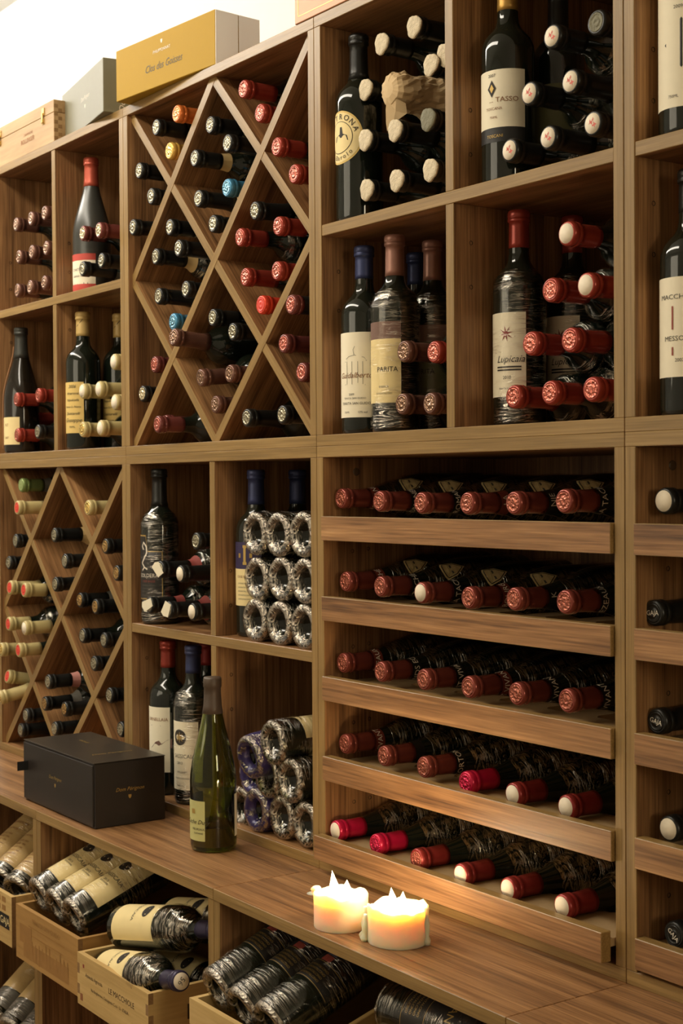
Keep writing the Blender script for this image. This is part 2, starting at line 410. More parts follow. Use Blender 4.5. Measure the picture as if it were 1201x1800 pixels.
def lattice(name, i, z0, z1, label):
    root = carcass(name, i, z0, z1, label, 'wine rack')
    x0, x1, a, b = i*W+T, (i+1)*W-T, z0+T, z1-T
    xm, zm = (x0+x1)/2, (a+b)/2
    for k, ((px, pz), (qx, qz)) in enumerate((((x0, a), (x1, b)), ((x0, zm), (xm, b)), ((xm, a), (x1, zm)), ((x0, b), (x1, a)), ((xm, b), (x1, zm)), ((x0, zm), (xm, a)))):
        d = Vector((qx-px, qz-pz)); L = d.length; d /= L; n = Vector((-d.y, d.x)); h = 0.0085
        p0 = Vector((px, pz))-d*0.03; p1 = Vector((qx, qz))+d*0.03
        poly = clip([tuple(p0-n*h), tuple(p1-n*h), tuple(p1+n*h), tuple(p0+n*h)], x0, x1, a, b)
        c = Vector(((px+qx)/2, (pz+qz)/2))
        loc = [((Vector(q)-c).dot(d), (Vector(q)-c).dot(n)) for q in poly]
        me = prism(loc, DEP-0.03, 'y')
        me.materials.append(WOOD); me.materials.append(EDGE)
        for p in me.polygons:
            if p.normal.y < -0.6: p.material_index = 1
        y0 = 0.0095 if k < 3 else 0.0101
        M = Matrix(((d.x, 0, n.x, c.x), (0, 1, 0, y0), (d.y, 0, n.y, c.y), (0, 0, 0, 1)))
        link('diagonal_slat', me, [WOOD, EDGE], root, world(root).inverted() @ M)
    return root
TRAYTOP = [-0.1124-0.1285*k for k in range(5)]
def trays(name, i, z0, z1, label, pull, xs_rows):
    root = carcass(name, i, z0, z1, label, 'wine rack')
    x0, x1 = i*W+T+0.003, (i+1)*W-T-0.002
    for k in range(5):
        zt = TRAYTOP[k]+(0.004 if k == 4 else 0); y0 = -0.006-pull[k]
        # comb-shaped tray board with a slot for every bottle belly
        xs = xs_rows[k]; zs = zt-0.0105; yb = 0.30+y0
        poly = [(x0, y0+0.017), (x1, y0+0.017), (x1, yb)]
        for xc in sorted(xs, reverse=True):
            w, ys = 0.026, y0+0.098
            if xc+w >= x1-0.004: w = x1-0.004-xc
            if xc-w <= x0+0.004: continue
            poly += [(xc+w, yb), (xc+w, ys+0.012), (xc+w-0.010, ys), (xc-w+0.010, ys), (xc-w, ys+0.012), (xc-w, yb)]
        poly += [(x0, yb)]
        me = prism(poly, 0.010, 'z')
        o = link('tray_shelf', me, MDF, root, world(root).inverted() @ Matrix.Translation((0, 0, zs-0.010)))
        board('tray_front', o, x0-0.001, x1+0.001, y0, y0+0.017, zt-0.0385, zt, 'X', [WOOD, EDGE], 0.0008, 'xz')
    x = i*W+T
    for zz in (-0.17, -0.326, -0.45, -0.58):
        hole(root, x, 0.057, zz); hole(root, x, 0.089, zz+0.003)
    camcap(root, x, 0.066, -0.041)
    return root
def base(name, i, label):
    x0, x1, g = i*W, (i+1)*W, 0.0004
    zb = -1.5
    root = tag(empty(name, (x0+W/2, 0.0, zb)), label, 'cabinet', 'deep base cabinets under the wine wall')
    board('counter_top', root, x0+g, x1-g, YF, DEP, ZCB, ZCT, 'X', edges='y')
    board('side_panel', root, x0+g, x0+T, YF+0.001, DEP, zb, ZCB, 'Z')
    board('side_panel', root, x1-T, x1-g, YF+0.001, DEP, zb, ZCB, 'Z')
    board('shelf_board', root, x0+T, x1-T, -0.16, DEP, -0.968, -0.950, 'X')
    board('bottom_panel', root, x0+T, x1-T, YF+0.004, DEP, -1.42, -1.402, 'X')
    board('plinth', root, x0+T, x1-T, YF+0.03, YF+0.048, zb, -1.42, 'X', edges='z')
    board('back_panel', root, x0+g, x1-g, DEP, DEP+0.006, zb, ZCB, 'Z', [WOOD])
    return root
# bottle positions along the racks: tip (x, y, z), sideways and upward offset of the body, look of the capsule
STACK = {}
STACK['U0'] = [(0.230,-0.005,0.630,0.001,0.001,'orange'), (0.125,0.008,0.628,-0.000,0.002,'black'), (0.177,0.008,0.573,0.002,0.002,'yellow'), (0.056,0.006,0.557,-0.001,0.002,'black'), (0.109,0.004,0.498,0.000,0.006,'black'), (0.051,-0.006,0.446,0.004,0.004,'black'), (0.174,0.009,0.429,0.001,0.002,'black'), (0.332,0.008,0.590,0.002,0.001,'black'), (0.394,0.007,0.545,-0.000,-0.001,'black'), (0.274,0.008,0.541,0.002,-0.000,'blackcream'), (0.394,0.005,0.466,-0.000,0.001,'blue'), (0.290,0.006,0.464,-0.004,0.002,'blackcream'), (0.339,0.008,0.411,0.001,0.001,'black'), (0.446,0.009,0.629,0.001,0.001,'red'), (0.500,0.009,0.576,0.001,-0.000,'red'), (0.568,-0.001,0.504,0.002,0.001,'red'), (0.622,-0.002,0.449,0.002,0.002,'red'), (0.499,-0.002,0.408,0.001,0.011,'black'), (0.563,0.004,0.373,0.001,0.005,'red'), (0.118,0.008,0.381,-0.000,-0.001,'blackcream'), (0.229,-0.003,0.381,0.002,0.000,'black'), (0.434,0.007,0.373,0.002,0.004,'red'), (0.447,0.009,0.302,0.001,0.001,'red'), (0.551,0.008,0.300,0.003,0.003,'red'), (0.501,0.008,0.248,0.000,0.000,'scarlet'), (0.619,-0.008,0.235,0.002,0.001,'redblack'), (0.126,0.009,0.304,0.000,-0.000,'blackcream'), (0.234,0.009,0.305,-0.000,-0.000,'black'), (0.180,0.011,0.250,-0.000,-0.000,'blue'), (0.266,-0.035,0.211,-0.011,-0.019,'brown'), (0.330,0.011,0.243,-0.000,-0.000,'black'), (0.400,0.011,0.211,0.001,0.005,'black'), (0.568,0.010,0.176,0.002,0.002,'maroon'), (0.625,0.008,0.124,-0.000,-0.000,'maroon'), (0.107,0.009,0.174,0.002,0.003,'maroon'), (0.058,0.008,0.120,-0.003,0.002,'white'), (0.316,-0.007,0.134,0.005,0.023,'brown'), (0.395,0.007,0.137,-0.001,0.003,'brown'), (0.342,0.008,0.085,-0.002,-0.001,'brown'), (0.191,-0.030,0.054,0.010,0.002,'maroon'), (0.127,0.021,0.060,-0.002,-0.001,'marooncream'), (0.452,0.007,0.056,-0.000,-0.000,'black'), (0.559,0.012,0.057,-0.000,-0.001,'black')]
STACK['Lm'] = [(-0.556,0.010,-0.057,-0.000,-0.000,'green'), (-0.504,-0.022,-0.108,0.002,-0.002,'creamred'), (-0.188,0.004,-0.106,0.001,0.000,'cream'), (-0.571,0.001,-0.186,0.001,0.001,'black'), (-0.369,0.008,-0.168,0.000,-0.000,'blackcream'), (-0.624,0.005,-0.239,0.000,0.001,'black'), (-0.497,0.040,-0.227,-0.004,-0.021,'black'), (-0.288,-0.004,-0.222,0.001,0.001,'black'), (-0.342,-0.003,-0.275,0.000,0.001,'black'), (-0.110,0.006,-0.185,0.001,0.001,'blackgold'), (-0.056,0.004,-0.238,0.000,-0.001,'blackgold'), (-0.552,-0.022,-0.292,-0.003,-0.010,'creamred'), (-0.451,-0.030,-0.292,0.004,-0.009,'creamred'), (-0.238,0.007,-0.304,0.001,-0.002,'blackgold'), (-0.160,0.006,-0.313,0.000,-0.000,'blackgold'), (-0.565,-0.021,-0.377,0.004,-0.001,'creamred'), (-0.457,-0.027,-0.378,0.003,-0.000,'creamwhite'), (-0.626,-0.016,-0.442,0.001,-0.005,'cream'), (-0.510,-0.020,-0.433,0.003,0.001,'creamred'), (-0.633,0.003,-0.507,0.008,-0.050,'creamred'), (-0.598,-0.030,-0.551,0.029,0.044,'cream'), (-0.235,0.011,-0.380,0.001,-0.003,'black'), (-0.123,0.007,-0.380,-0.001,0.000,'black'), (-0.176,0.009,-0.434,-0.001,-0.000,'black'), (-0.347,-0.020,-0.488,0.002,0.001,'blackpink'), (-0.397,-0.007,-0.543,-0.000,0.001,'blackgold'), (-0.289,-0.008,-0.542,0.002,-0.000,'blackgold'), (-0.098,0.006,-0.492,0.000,-0.001,'black'), (-0.493,-0.011,-0.581,0.000,-0.000,'black'), (-0.555,0.002,-0.624,0.000,-0.002,'black'), (-0.344,-0.007,-0.592,0.001,-0.002,'black'), (-0.056,0.010,-0.557,-0.000,-0.000,'black')]
STACK['UmTL'] = [(-0.563,0.007,0.545,-0.000,-0.001,'blackrose'), (-0.482,0.009,0.546,0.000,-0.000,'blackrose'), (-0.402,0.007,0.546,0.000,-0.001,'blackrose'), (-0.554,0.009,0.469,0.000,-0.001,'blackrose'), (-0.477,0.008,0.470,-0.000,-0.001,'blackrose'), (-0.398,0.008,0.468,0.000,-0.001,'blackrose'), (-0.565,0.009,0.393,0.000,-0.001,'blackrose'), (-0.487,0.007,0.392,0.000,-0.001,'blackrose'), (-0.410,0.008,0.393,-0.000,-0.001,'blackrose')]
STACK['UmTR'] = [(-0.208,0.008,0.473,0.000,0.000,'rosewhite'), (-0.073,-0.020,0.457,0.003,0.002,'rosewhite'), (-0.206,0.006,0.398,-0.000,-0.001,'black'), (-0.124,0.010,0.405,-0.000,-0.001,'black')]
STACK['UmBL'] = [(-0.557,0.001,0.141,-0.000,-0.000,'red'), (-0.451,0.009,0.145,-0.000,-0.001,'red'), (-0.622,0.060,0.102,-0.001,0.000,'red'), (-0.562,0.004,0.059,0.001,-0.001,'red'), (-0.454,0.008,0.063,-0.000,-0.001,'black')]
STACK['UmBR'] = [(-0.067,0.008,0.192,-0.000,-0.001,'creamwhite'), (-0.217,0.008,0.141,0.000,-0.001,'creamwhite'), (-0.138,0.008,0.141,-0.000,-0.001,'creamwhite'), (-0.067,0.009,0.110,0.000,-0.000,'creamwhite'), (-0.218,0.007,0.060,0.000,-0.001,'cream'), (-0.132,0.008,0.060,-0.000,-0.001,'creamwhite')]
STACK['U1TL'] = [(0.828,0.027,0.615,-0.003,-0.001,'wax'), (0.904,0.031,0.622,-0.004,0.002,'wax'), (0.940,0.034,0.557,-0.008,-0.016,'wax'), (0.784,0.028,0.555,-0.002,-0.003,'wax'), (0.965,0.008,0.468,-0.001,0.001,'waxgrey'), (0.887,0.007,0.468,0.001,-0.000,'wax'), (0.810,0.008,0.469,0.000,-0.001,'wax'), (0.970,0.008,0.394,-0.000,-0.001,'wax'), (0.889,0.008,0.393,0.000,-0.001,'wax'), (0.813,0.008,0.392,0.000,-0.001,'wax'), (0.966,0.039,0.566,0.008,0.037,'wax'), (0.858,0.023,0.537,-0.002,-0.000,'paper')]
STACK['U1TR'] = [(1.223,0.010,0.523,-0.001,-0.000,'redseal'), (1.304,0.010,0.520,0.000,-0.001,'greyseal'), (1.258,0.009,0.456,0.000,-0.001,'redseal'), (1.180,0.009,0.458,0.000,-0.001,'redseal'), (1.300,0.007,0.393,0.000,-0.001,'redseal'), (1.217,0.008,0.392,-0.000,-0.001,'redseal'), (1.140,0.009,0.390,0.000,-0.001,'redseal')]
STACK['U1BL'] = [(0.897,0.012,0.137,-0.001,-0.000,'brown'), (0.973,0.009,0.130,-0.000,-0.000,'red'), (0.884,0.018,0.059,-0.001,-0.001,'brown'), (0.958,0.013,0.056,0.001,-0.001,'brown')]
STACK['U1BR'] = [(1.252,0.007,0.261,-0.000,-0.001,'redwhite'), (1.219,0.009,0.192,0.000,-0.001,'red'), (1.294,-0.000,0.189,0.001,-0.000,'redwhite'), (1.181,0.008,0.125,0.000,-0.001,'red'), (1.258,0.006,0.123,-0.000,-0.001,'red'), (1.142,0.012,0.056,-0.000,-0.001,'red'), (1.218,0.008,0.057,-0.000,-0.001,'red'), (1.295,0.008,0.057,0.001,-0.001,'red')]
STACK['L0TL'] = [(0.276,0.003,-0.164,0.001,-0.001,'blackring'), (0.167,-0.015,-0.220,-0.011,0.000,'tag'), (0.231,-0.006,-0.226,0.002,-0.000,'blackwhite'), (0.123,-0.015,-0.291,0.000,-0.001,'tag'), (0.200,-0.015,-0.295,-0.000,-0.001,'tag'), (0.275,-0.006,-0.294,0.001,-0.001,'blackwhite')]
STACK['L0TR'] = [(0.466,0.010,-0.146,-0.000,0.001,'base'), (0.543,0.008,-0.146,-0.001,0.001,'base'), (0.619,0.008,-0.144,0.000,-0.001,'base'), (0.470,0.010,-0.225,-0.001,0.004,'base'), (0.547,0.011,-0.221,-0.001,0.000,'base'), (0.623,0.008,-0.221,0.000,0.000,'base'), (0.470,0.006,-0.297,-0.000,0.001,'base'), (0.547,0.007,-0.297,0.000,0.001,'base'), (0.624,0.006,-0.297,-0.000,0.000,'base')]
STACK['L0BR'] = [(0.542,-0.005,-0.499,0.001,0.004,'baselabel'), (0.473,-0.009,-0.534,-0.006,0.036,'basepurple'), (0.432,0.019,-0.577,-0.004,0.014,'basepurple'), (0.506,0.006,-0.563,0.001,0.000,'base'), (0.582,0.003,-0.558,0.001,-0.002,'baselabel'), (0.468,0.006,-0.629,-0.001,0.000,'basepurple'), (0.544,0.011,-0.628,0.001,-0.001,'base'), (0.621,0.008,-0.626,-0.000,-0.000,'base'), (0.398,0.018,-0.638,-0.007,0.009,'base')]
TRAY = [[(0.719, 0.02, -0.084), (0.822, 0.02, -0.088), (0.926, 0.02, -0.09), (1.033, 0.02, -0.09), (1.132, 0.02, -0.089), (1.231, 0.02, -0.086)], [(0.73, 0.02, -0.217), (0.823, 0.02, -0.22), (0.925, 0.02, -0.224), (1.035, 0.02, -0.225), (1.132, 0.02, -0.221), (1.232, 0.02, -0.219)], [(0.721, 0.02, -0.348), (0.823, 0.02, -0.352), (0.93, 0.02, -0.353), (1.034, 0.02, -0.353), (1.136, 0.02, -0.351), (1.235, 0.02, -0.349)], [(0.725, 0.02, -0.478), (0.83, 0.02, -0.482), (0.929, 0.02, -0.484), (1.027, 0.02, -0.491), (1.128, 0.02, -0.491), (1.233, 0.02, -0.49)], [(0.721, 0.004, -0.616), (0.829, 0.004, -0.617), (0.932, 0.004, -0.619), (1.034, 0.004, -0.62), (1.135, 0.004, -0.618), (1.242, 0.004, -0.617)]]
TRAY2 = [(1.406, 0.02, -0.085), (1.388, 0.02, -0.223), (1.393, 0.02, -0.356), (1.412, 0.02, -0.485), (1.42, 0.02, -0.613)]


base('base_cabinet', -1, 'open walnut base cabinet holding the worn printed crate and gold-labelled bottles')
base('base_cabinet', 0, 'open walnut base cabinet under the black gift box, holding two pulled-out crates')
base('base_cabinet', 1, 'open walnut base cabinet beneath the two lit candles')
base('base_cabinet', 2, 'walnut base cabinet whose counter starts right of the pulled-out bottom tray')
cubby('cubby_cabinet', -1, 0, ZTT, 'four-compartment walnut cabinet beneath the pale wooden champagne crate')
lattice('lattice_wine_rack', 0, 0, ZTT, 'tall diamond-lattice walnut wine rack beneath the gold box')
cubby('cubby_cabinet', 1, 0, ZTT, 'four-compartment walnut cabinet above the rack of pull-out trays')
cubby('cubby_cabinet', 2, 0, ZTT, 'walnut cubby cabinet at the upper right edge holding two white-labelled bottles')
lattice('lattice_wine_rack', -1, ZCT, 0, 'diamond-lattice walnut wine rack behind the black gift box')
cubby('cubby_cabinet', 0, ZCT, 0, 'four-compartment walnut cabinet standing behind the open green bottle')
trays('tray_wine_rack', 1, ZCT, 0, 'walnut wine rack of five pull-out trays behind the candles', (0, 0, 0, 0, 0.018), [[p[0] for p in r] for r in TRAY])
trays('tray_wine_rack', 2, ZCT, 0, 'walnut tray rack at the right edge with black-capped bottles', (0, 0, 0, 0, 0.0), [[p[0]] for p in TRAY2])

# ------------------------------------------------------------------ bottles
PROF = {
 'bordeaux': [(0, .030), (.012, .027), (.022, .014), (.0295, .002), (.0325, 0), (.0362, .0025), (.0375, .008), (.0375, .188), (.0366, .197), (.0335, .206), (.0275, .214), (.0205, .221), (.0162, .229), (.0146, .240), (.0139, .284), (.0148, .2850), (.0149, .2950), (.0135, .2990), (0, .2990)],
 'burgundy': [(0, .030), (.012, .027), (.024, .014), (.0325, .002), (.0355, 0), (.0395, .0025), (.0410, .008), (.0410, .122), (.0398, .140), (.0362, .160), (.0305, .181), (.0245, .201), (.0192, .220), (.0160, .237), (.0148, .252), (.0141, .281), (.0150, .2820), (.0151, .2910), (.0137, .2950), (0, .2950)]}
LEN = {k: p[-1][1] for k, p in PROF.items()}
BODY = {k: lathe(p, 28) for k, p in PROF.items()}
def cap_profile(kind, length):
    p = PROF[kind]; L = LEN[kind]; n = 5
    z0 = L-length
    rr = [(radius_at(p, z0+(L-0.0165-z0)*i/n)+0.0005, z0+(L-0.0165-z0)*i/n) for i in range(n+1)]
    return [(rr[0][0]-0.0006, z0)]+rr+[(.0158, L-.0160), (.0165, L-.0150), (.0165, L-.0115), (.0158, L-.0106), (.0158, L-.0098), (.0165, L-.0089), (.0165, L-.0035), (.0158, L-.0010), (.0142, L+.0006), (.0126, L+.0007), (.0121, L+.0002), (0, L+.0002)]
CAPP = {(k, l): cap_profile(k, l) for k in PROF for l in (0.052, 0.062, 0.072)}
CAPM = {k: lathe(p, 24) for k, p in CAPP.items()}
SEALM = lathe([(.0121, .0000), (.0120, .0006), (.0102, .0007), (.0098, .0003), (.0062, .0003), (.0058, .0007), (.0030, .0007), (.0026, .0004), (0, .0004)][::1], 22)
SEALFLAT = lathe([(.0131, 0), (.0131, .0005), (0, .0006)], 22)
_rw = random.Random(3)
def _waxd(a, z, r): return 0.0012*math.sin(3*a+1)+0.0006*math.sin(7*a)
WAXM = lathe([(.0160, -.0014), (.0170, .0006), (.0160, .0022), (.0095, .0019), (0, .0026)], 24, True, _waxd)
def wrap_mesh(kind, z0, z1, amp, seed, base_cover=False, n=26, seg=30):
    p = PROF[kind]
    prof = []
    if base_cover: prof += [(.0175, .0120), (.0200, .0040), (.0235, -.0018), (.0290, -.0040), (.0340, -.0036), (.0378, .0000)]; z0 = 0.004; seg = 44
    nb = len(prof)
    for i in range(n+1):
        z = z0+(z1-z0)*i/n
        prof.append((radius_at(p, z)+0.0016, z))
    off = Vector((seed*3.1, seed*1.7, seed*0.9))
    def d(a, z, r):
        q = Vector((math.cos(a)*r, math.sin(a)*r, z*0.8))
        e = mnoise.noise(q*70+off)+0.6*mnoise.noise(q*150+off)
        if base_cover and z < .004: return .0012*mnoise.noise(q*180+off)+(.0022*mnoise.noise(q*60+off) if r < .026 else 0)
        return amp*e+0.3*amp*abs(math.sin(a*5+z*90+seed))
    me = lathe(prof, seg, True, d)
    if base_cover:
        for poly in me.polygons:
            if poly.center.z < .006: poly.material_index = 1
    return me
WRAPS = {('burgundy', i): wrap_mesh('burgundy', 0.03, 0.215, 0.0018, i) for i in range(4)}
WRAPS.update({('bordeaux', i): wrap_mesh('bordeaux', 0.006, 0.216, 0.0016, i+9) for i in range(4)})
WRAPB = {i: wrap_mesh('bordeaux', 0, 0.21, 0.0014, i+20, True) for i in range(5)}
def cap_at(L): return Matrix.Translation((0, 0, L+0.0003))
def lie(tip, dx, dz, L):
    """matrix of a bottle lying with its mouth towards the room; local Z runs from base to mouth, local Y is up"""
    d = Vector((-dx, -L, -dz)).normalized()
    x = Vector((1, 0, 0)); x = (x-d*x.dot(d)).normalized(); y = d.cross(x)
    o = Vector(tip)-d*L
    return Matrix(((x.x, y.x, d.x, o.x), (x.y, y.y, d.y, o.y), (x.z, y.z, d.z, o.z), (0, 0, 0, 1)))
def along(basep, tip, up=(0, 0, 1)):
    d = (Vector(tip)-Vector(basep)).normalized()
    y = Vector(up); y = (y-d*y.dot(d)).normalized(); x = y.cross(d)
    return Matrix(((x.x, y.x, d.x, basep[0]), (x.y, y.y, d.y, basep[1]), (x.z, y.z, d.z, basep[2]), (0, 0, 0, 1)))
#          foil     seal        seal mesh  neck label
STYLE = {
 'blackcream': ('black', 'pewter', 's', 'cream'), 'marooncream': ('maroon', 'redmetal', 's', 'cream'),
 'black': ('black', 'pewter', 's', None), 'red': ('red', 'redmetal', 's', None), 'maroon': ('maroon', 'redmetal', 's', None), 'orange': ('orange', 'orangemetal', 's', None),
 'yellow': ('yellow', 'yellowmetal', 's', None), 'blue': ('blue', 'bluemetal', 's', None), 'scarlet': ('scarlet', 'brightred', 's', None), 'redblack': ('maroon', 'redmetal', 's', 'black'),
 'brown': ('brown', 'brownseal', 's', None), 'white': ('black', 'silver', 's', None), 'green': ('green', 'green', 's', 'grey'), 'creamred': ('cream', 'brightred', 's', None),
 'cream': ('cream', 'yellowmetal', 's', None), 'creamwhite': ('cream', 'white', 'f', None), 'blackgold': ('black', 'gold', 's', 'grey'), 'blackpink': ('black', 'pewter', 's', 'pink'),
 'blackrose': ('brown', 'rose', 's', None), 'rosewhite': ('maroon', 'silver', 's', None), 'wax': ('black', 'wax', 'w', None), 'waxgrey': ('black', 'waxgrey', 'w', None), 'paper': ('black', None, None, None),
 'redseal': ('black', 'white', 'f', None), 'greyseal': ('black', 'waxgrey', 's', None), 'redwhite': ('red', 'white', 'f', None), 'blackring': ('black', 'pewter', 's', None), 'tag': ('black', 'pewter', 's', 'red'),
 'blackwhite': ('black', 'white', 'f', 'red'), 'copper': ('copper', 'copper', 's', None), 'copperwhite': ('copper', 'white', 'f', None), 'pink': ('pink', 'pink', 's', None), 'pinkwhite': ('pink', 'white', 'f', None),
 'crimson': ('crimson', 'redmetal', 's', None), 'crimsonwhite': ('crimson', 'white', 'f', None), 'gaja': ('black', 'black', 's', None), 'gajawhite': ('black', 'white', 'f', None)}
LOOK = {'blackcream': 'black-capped cream-banded', 'marooncream': 'maroon-capped cream-banded', 'black': 'black-capped', 'red': 'red-capped', 'maroon': 'maroon-capped', 'orange': 'orange-capped', 'yellow': 'yellow-capped', 'blue': 'light-blue-capped', 'scarlet': 'bright-scarlet-capped', 'redblack': 'pink-ended dark-necked',
 'brown': 'brown-capped', 'white': 'silver-ended dark', 'green': 'green-capped', 'creamred': 'cream-capped red-ended', 'cream': 'plain cream-capped', 'creamwhite': 'cream-capped white-sealed', 'blackgold': 'black-capped gold-ended',
 'blackpink': 'black-capped pink-banded', 'blackrose': 'rosy-ended dark', 'rosewhite': 'silvery-ended maroon-capped', 'wax': 'chalky-wax-sealed dark', 'waxgrey': 'grey-wax-sealed dark', 'redseal': 'black-capped red-and-white-sealed',
 'greyseal': 'black-capped grey-sealed', 'redwhite': 'red-capped white-sealed', 'blackring': 'black ring-ended', 'tag': 'white-tagged black', 'blackwhite': 'black-capped white-sealed',
 'base': 'cling-wrapped', 'baselabel': 'cream-labelled cling-wrapped', 'basepurple': 'purple-paper-wrapped'}
ALL_LABELS = []
def bottle(M, kind, style, label, group=None, glass=None, caplen=0.062, cap=True, seal_text=None, name='wine_bottle'):
    root = tag(empty(name, mat=M), label, 'bottle', group)
    ALL_LABELS.append(label)
    link('glass_body', BODY[kind], glass or GLASS, root)
    if style:
        fo, se, sm, band = STYLE[style]
        L = LEN[kind]
        if cap:
            c = link('capsule', CAPM[(kind, caplen)], FOIL[fo], root)
            if se:
                link('seal', {'s': SEALM, 'f': SEALFLAT, 'w': WAXM}[sm], SEAL[se], c, cap_at(L))
            if style == 'redseal':
                for q_, (ox, oy, rr) in enumerate(((-.003, .002, .0040), (.003, -.002, .0044), (.001, .005, .0026))):
                    link('seal_print', mesh([(ox+rr*(.7+.45*math.sin(2.4*t_+q_))*math.cos(t_*PI/5), oy+rr*(.7+.45*math.sin(2.4*t_+q_))*math.sin(t_*PI/5), 0) for t_ in range(10)], [tuple(range(10))]), SEAL['redprint'], c, cap_at(L+0.0007))
            if seal_text:
                link('seal_lettering', text_flat(seal_text[0], seal_text[1]), seal_text[2], c, cap_at(L+0.0011) @ Matrix.Rotation(seal_text[3], 4, 'Z'))
        if band:
            m = {'cream': PAPER['tan'], 'black': FOIL['black'], 'grey': PAPER['grey'], 'pink': plain('pink_neck_paper', srgb(190, 130, 118), 0.7), 'red': plain('red_neck_paper', srgb(140, 60, 52), 0.7)}[band]
            z1 = L-caplen-0.001 if band != 'black' else L-0.019
            prof = CAPP[(kind, caplen)] if band == 'black' else PROF[kind]
            link('neck_label', patch(prof, z1-(0.018 if band != 'black' else 0.041), z1, 0, 2*PI, 0.0006, na=18), m, root)
    return root
def film(root, kind, i, heavy=False):
    link('plastic_wrap', WRAPS[(kind, i % 4)], WRAPHEAVY if heavy else WRAP, root)
RK = {1: [''], 2: ['top', 'bottom'], 3: ['top', 'middle', 'bottom'], 4: ['top', 'second', 'third', 'bottom'], 5: ['top', 'second', 'third', 'fourth', 'bottom']}
CK = {1: [''], 2: ['left', 'right'], 3: ['left', 'middle', 'right'], 4: ['leftmost', 'second', 'third', 'rightmost']}
def positions(pts):
    """words that tell alike bottles of one compartment apart, from their rows and columns"""
    n = len(pts)
    if n == 1: return ['']
    order = sorted(range(n), key=lambda i: -pts[i][1])
    rows = [[order[0]]]
    for i in order[1:]:
        if pts[rows[-1][0]][1]-pts[i][1] < 0.028: rows[-1].append(i)
        else: rows.append([i])
    out = ['']*n
    for r, row in enumerate(rows):
        row.sort(key=lambda i: pts[i][0])
        rn = RK[len(rows)][r] if len(rows) <= 5 else '%dth' % (r+1)
        for c, i in enumerate(row):
            cn = CK[len(row)][c]
            out[i] = ', '+' '.join(w for w in ((rn+' row' if rn else ''), cn) if w) if (rn or cn) else ''
    return out
def stack(key, where, group, kind='bordeaux', depth_ok=True, cellname=None, film_some=0.0, glass=None):
    items = STACK[key]
    groups = {}
    for i, it in enumerate(items):
        cn = cellname(it[0]+it[3], it[2]+it[4]) if cellname else where
        groups.setdefault((cn, it[5]), []).append(i)
    out = [None]*len(items)
    for (cn, st), ids in groups.items():
        for i, ps in zip(ids, positions([(items[k][0], items[k][2]) for k in ids])):
            x, y, z, dx, dz, _ = items[i]
            if st.startswith('base') or st == 'paper': out[i] = (items[i], cn, ps); continue
            kd = kind if isinstance(kind, str) else kind[i % len(kind)]
            L = LEN[kd]
            b = bottle(lie((x, y, z), dx*1.3, dz*1.3, L), kd, st, '%s wine bottle lying in %s%s' % (LOOK[st], cn, ps), group, glass, caplen=(0.052, 0.062, 0.072)[(i*7) % 3])
            if film_some and random.random() < film_some: film(b, kd, i, i % 2 == 0)
            if st == 'tag':
                c = link('paper_tag', prism([(-.009, -.013), (.007, -.015), (.011, .009), (.003, .014), (-.009, .012)], 0.0008, 'z'), PAPER['white'], b, Matrix.Translation((0, 0.001, L+0.004)) @ Matrix.Rotation(0.3, 4, 'Y') @ Matrix.Rotation(i*0.7, 4, 'Z'))
            out[i] = b
    return out
def diamond(i, z0, z1, rackname):
    x0, x1, a, b = i*W+T, (i+1)*W-T, z0+T, z1-T
    NM = {(1, 1.5): 'upper centre diamond', (1, .5): 'lower centre diamond', (.5, 1): 'left middle diamond', (1.5, 1): 'right middle diamond', (.5, 2): 'top left triangle', (1.5, 2): 'top right triangle',
          (0, 1.5): 'upper left-side triangle', (0, .5): 'lower left-side triangle', (2, 1.5): 'upper right-side triangle', (2, .5): 'lower right-side triangle', (.5, 0): 'bottom left triangle', (1.5, 0): 'bottom right triangle'}
    def f(x, z):
        u, v = (x-x0)/(x1-x0)*2, (z-a)/(b-a)*2
        p, q = math.floor(u+v), math.floor(u-v+2)
        return NM[((p+q-1)/2, (p-q+2)/2)]+' of '+rackname
    return f
stack('U0', '', 'bottles in the upper lattice rack', cellname=diamond(0, 0, ZTT, 'upper lattice rack'), film_some=0.25)
stack('Lm', '', 'bottles in the lower lattice rack', cellname=diamond(-1, ZCT, 0, 'lower lattice rack'), film_some=0.2)
stack('UmTL', 'far-left top cubby', 'rosy-ended bottles stacked in the far-left top cubby')
stack('UmTR', 'cubby with the smoky standing bottle', 'bottles beside the smoky standing bottle')
stack('UmBL', 'cubby with the cord-tied bottle', 'bottles beside the cord-tied bottle')
stack('UmBR', 'cubby with golden handwritten label', 'cream-capped bottles beside the golden label')
sTL = stack('U1TL', 'cubby with the round yellow label', 'wax-sealed bottles in the upper cubby')
stack('U1TR', 'cubby with the gold-necked bottle', 'black-capped bottles in the upper cubby', film_some=0.9, kind='burgundy' if False else 'bordeaux')
stack('U1BL', 'cubby with the blue-capped white-labelled bottle', 'bottles before the standing four')
stack('U1BR', 'cubby with the red-star label', 'red-capped bottles stacked beside the red-star label', film_some=1.0)
stack('L0TL', 'cubby with the dragon-label bottle', 'black bottles before the dragon label', film_some=1.0)
sTR = stack('L0TR', 'cubby with the purple cross label', '')
sBR = stack('L0BR', 'lower cubby behind green bottle', '')

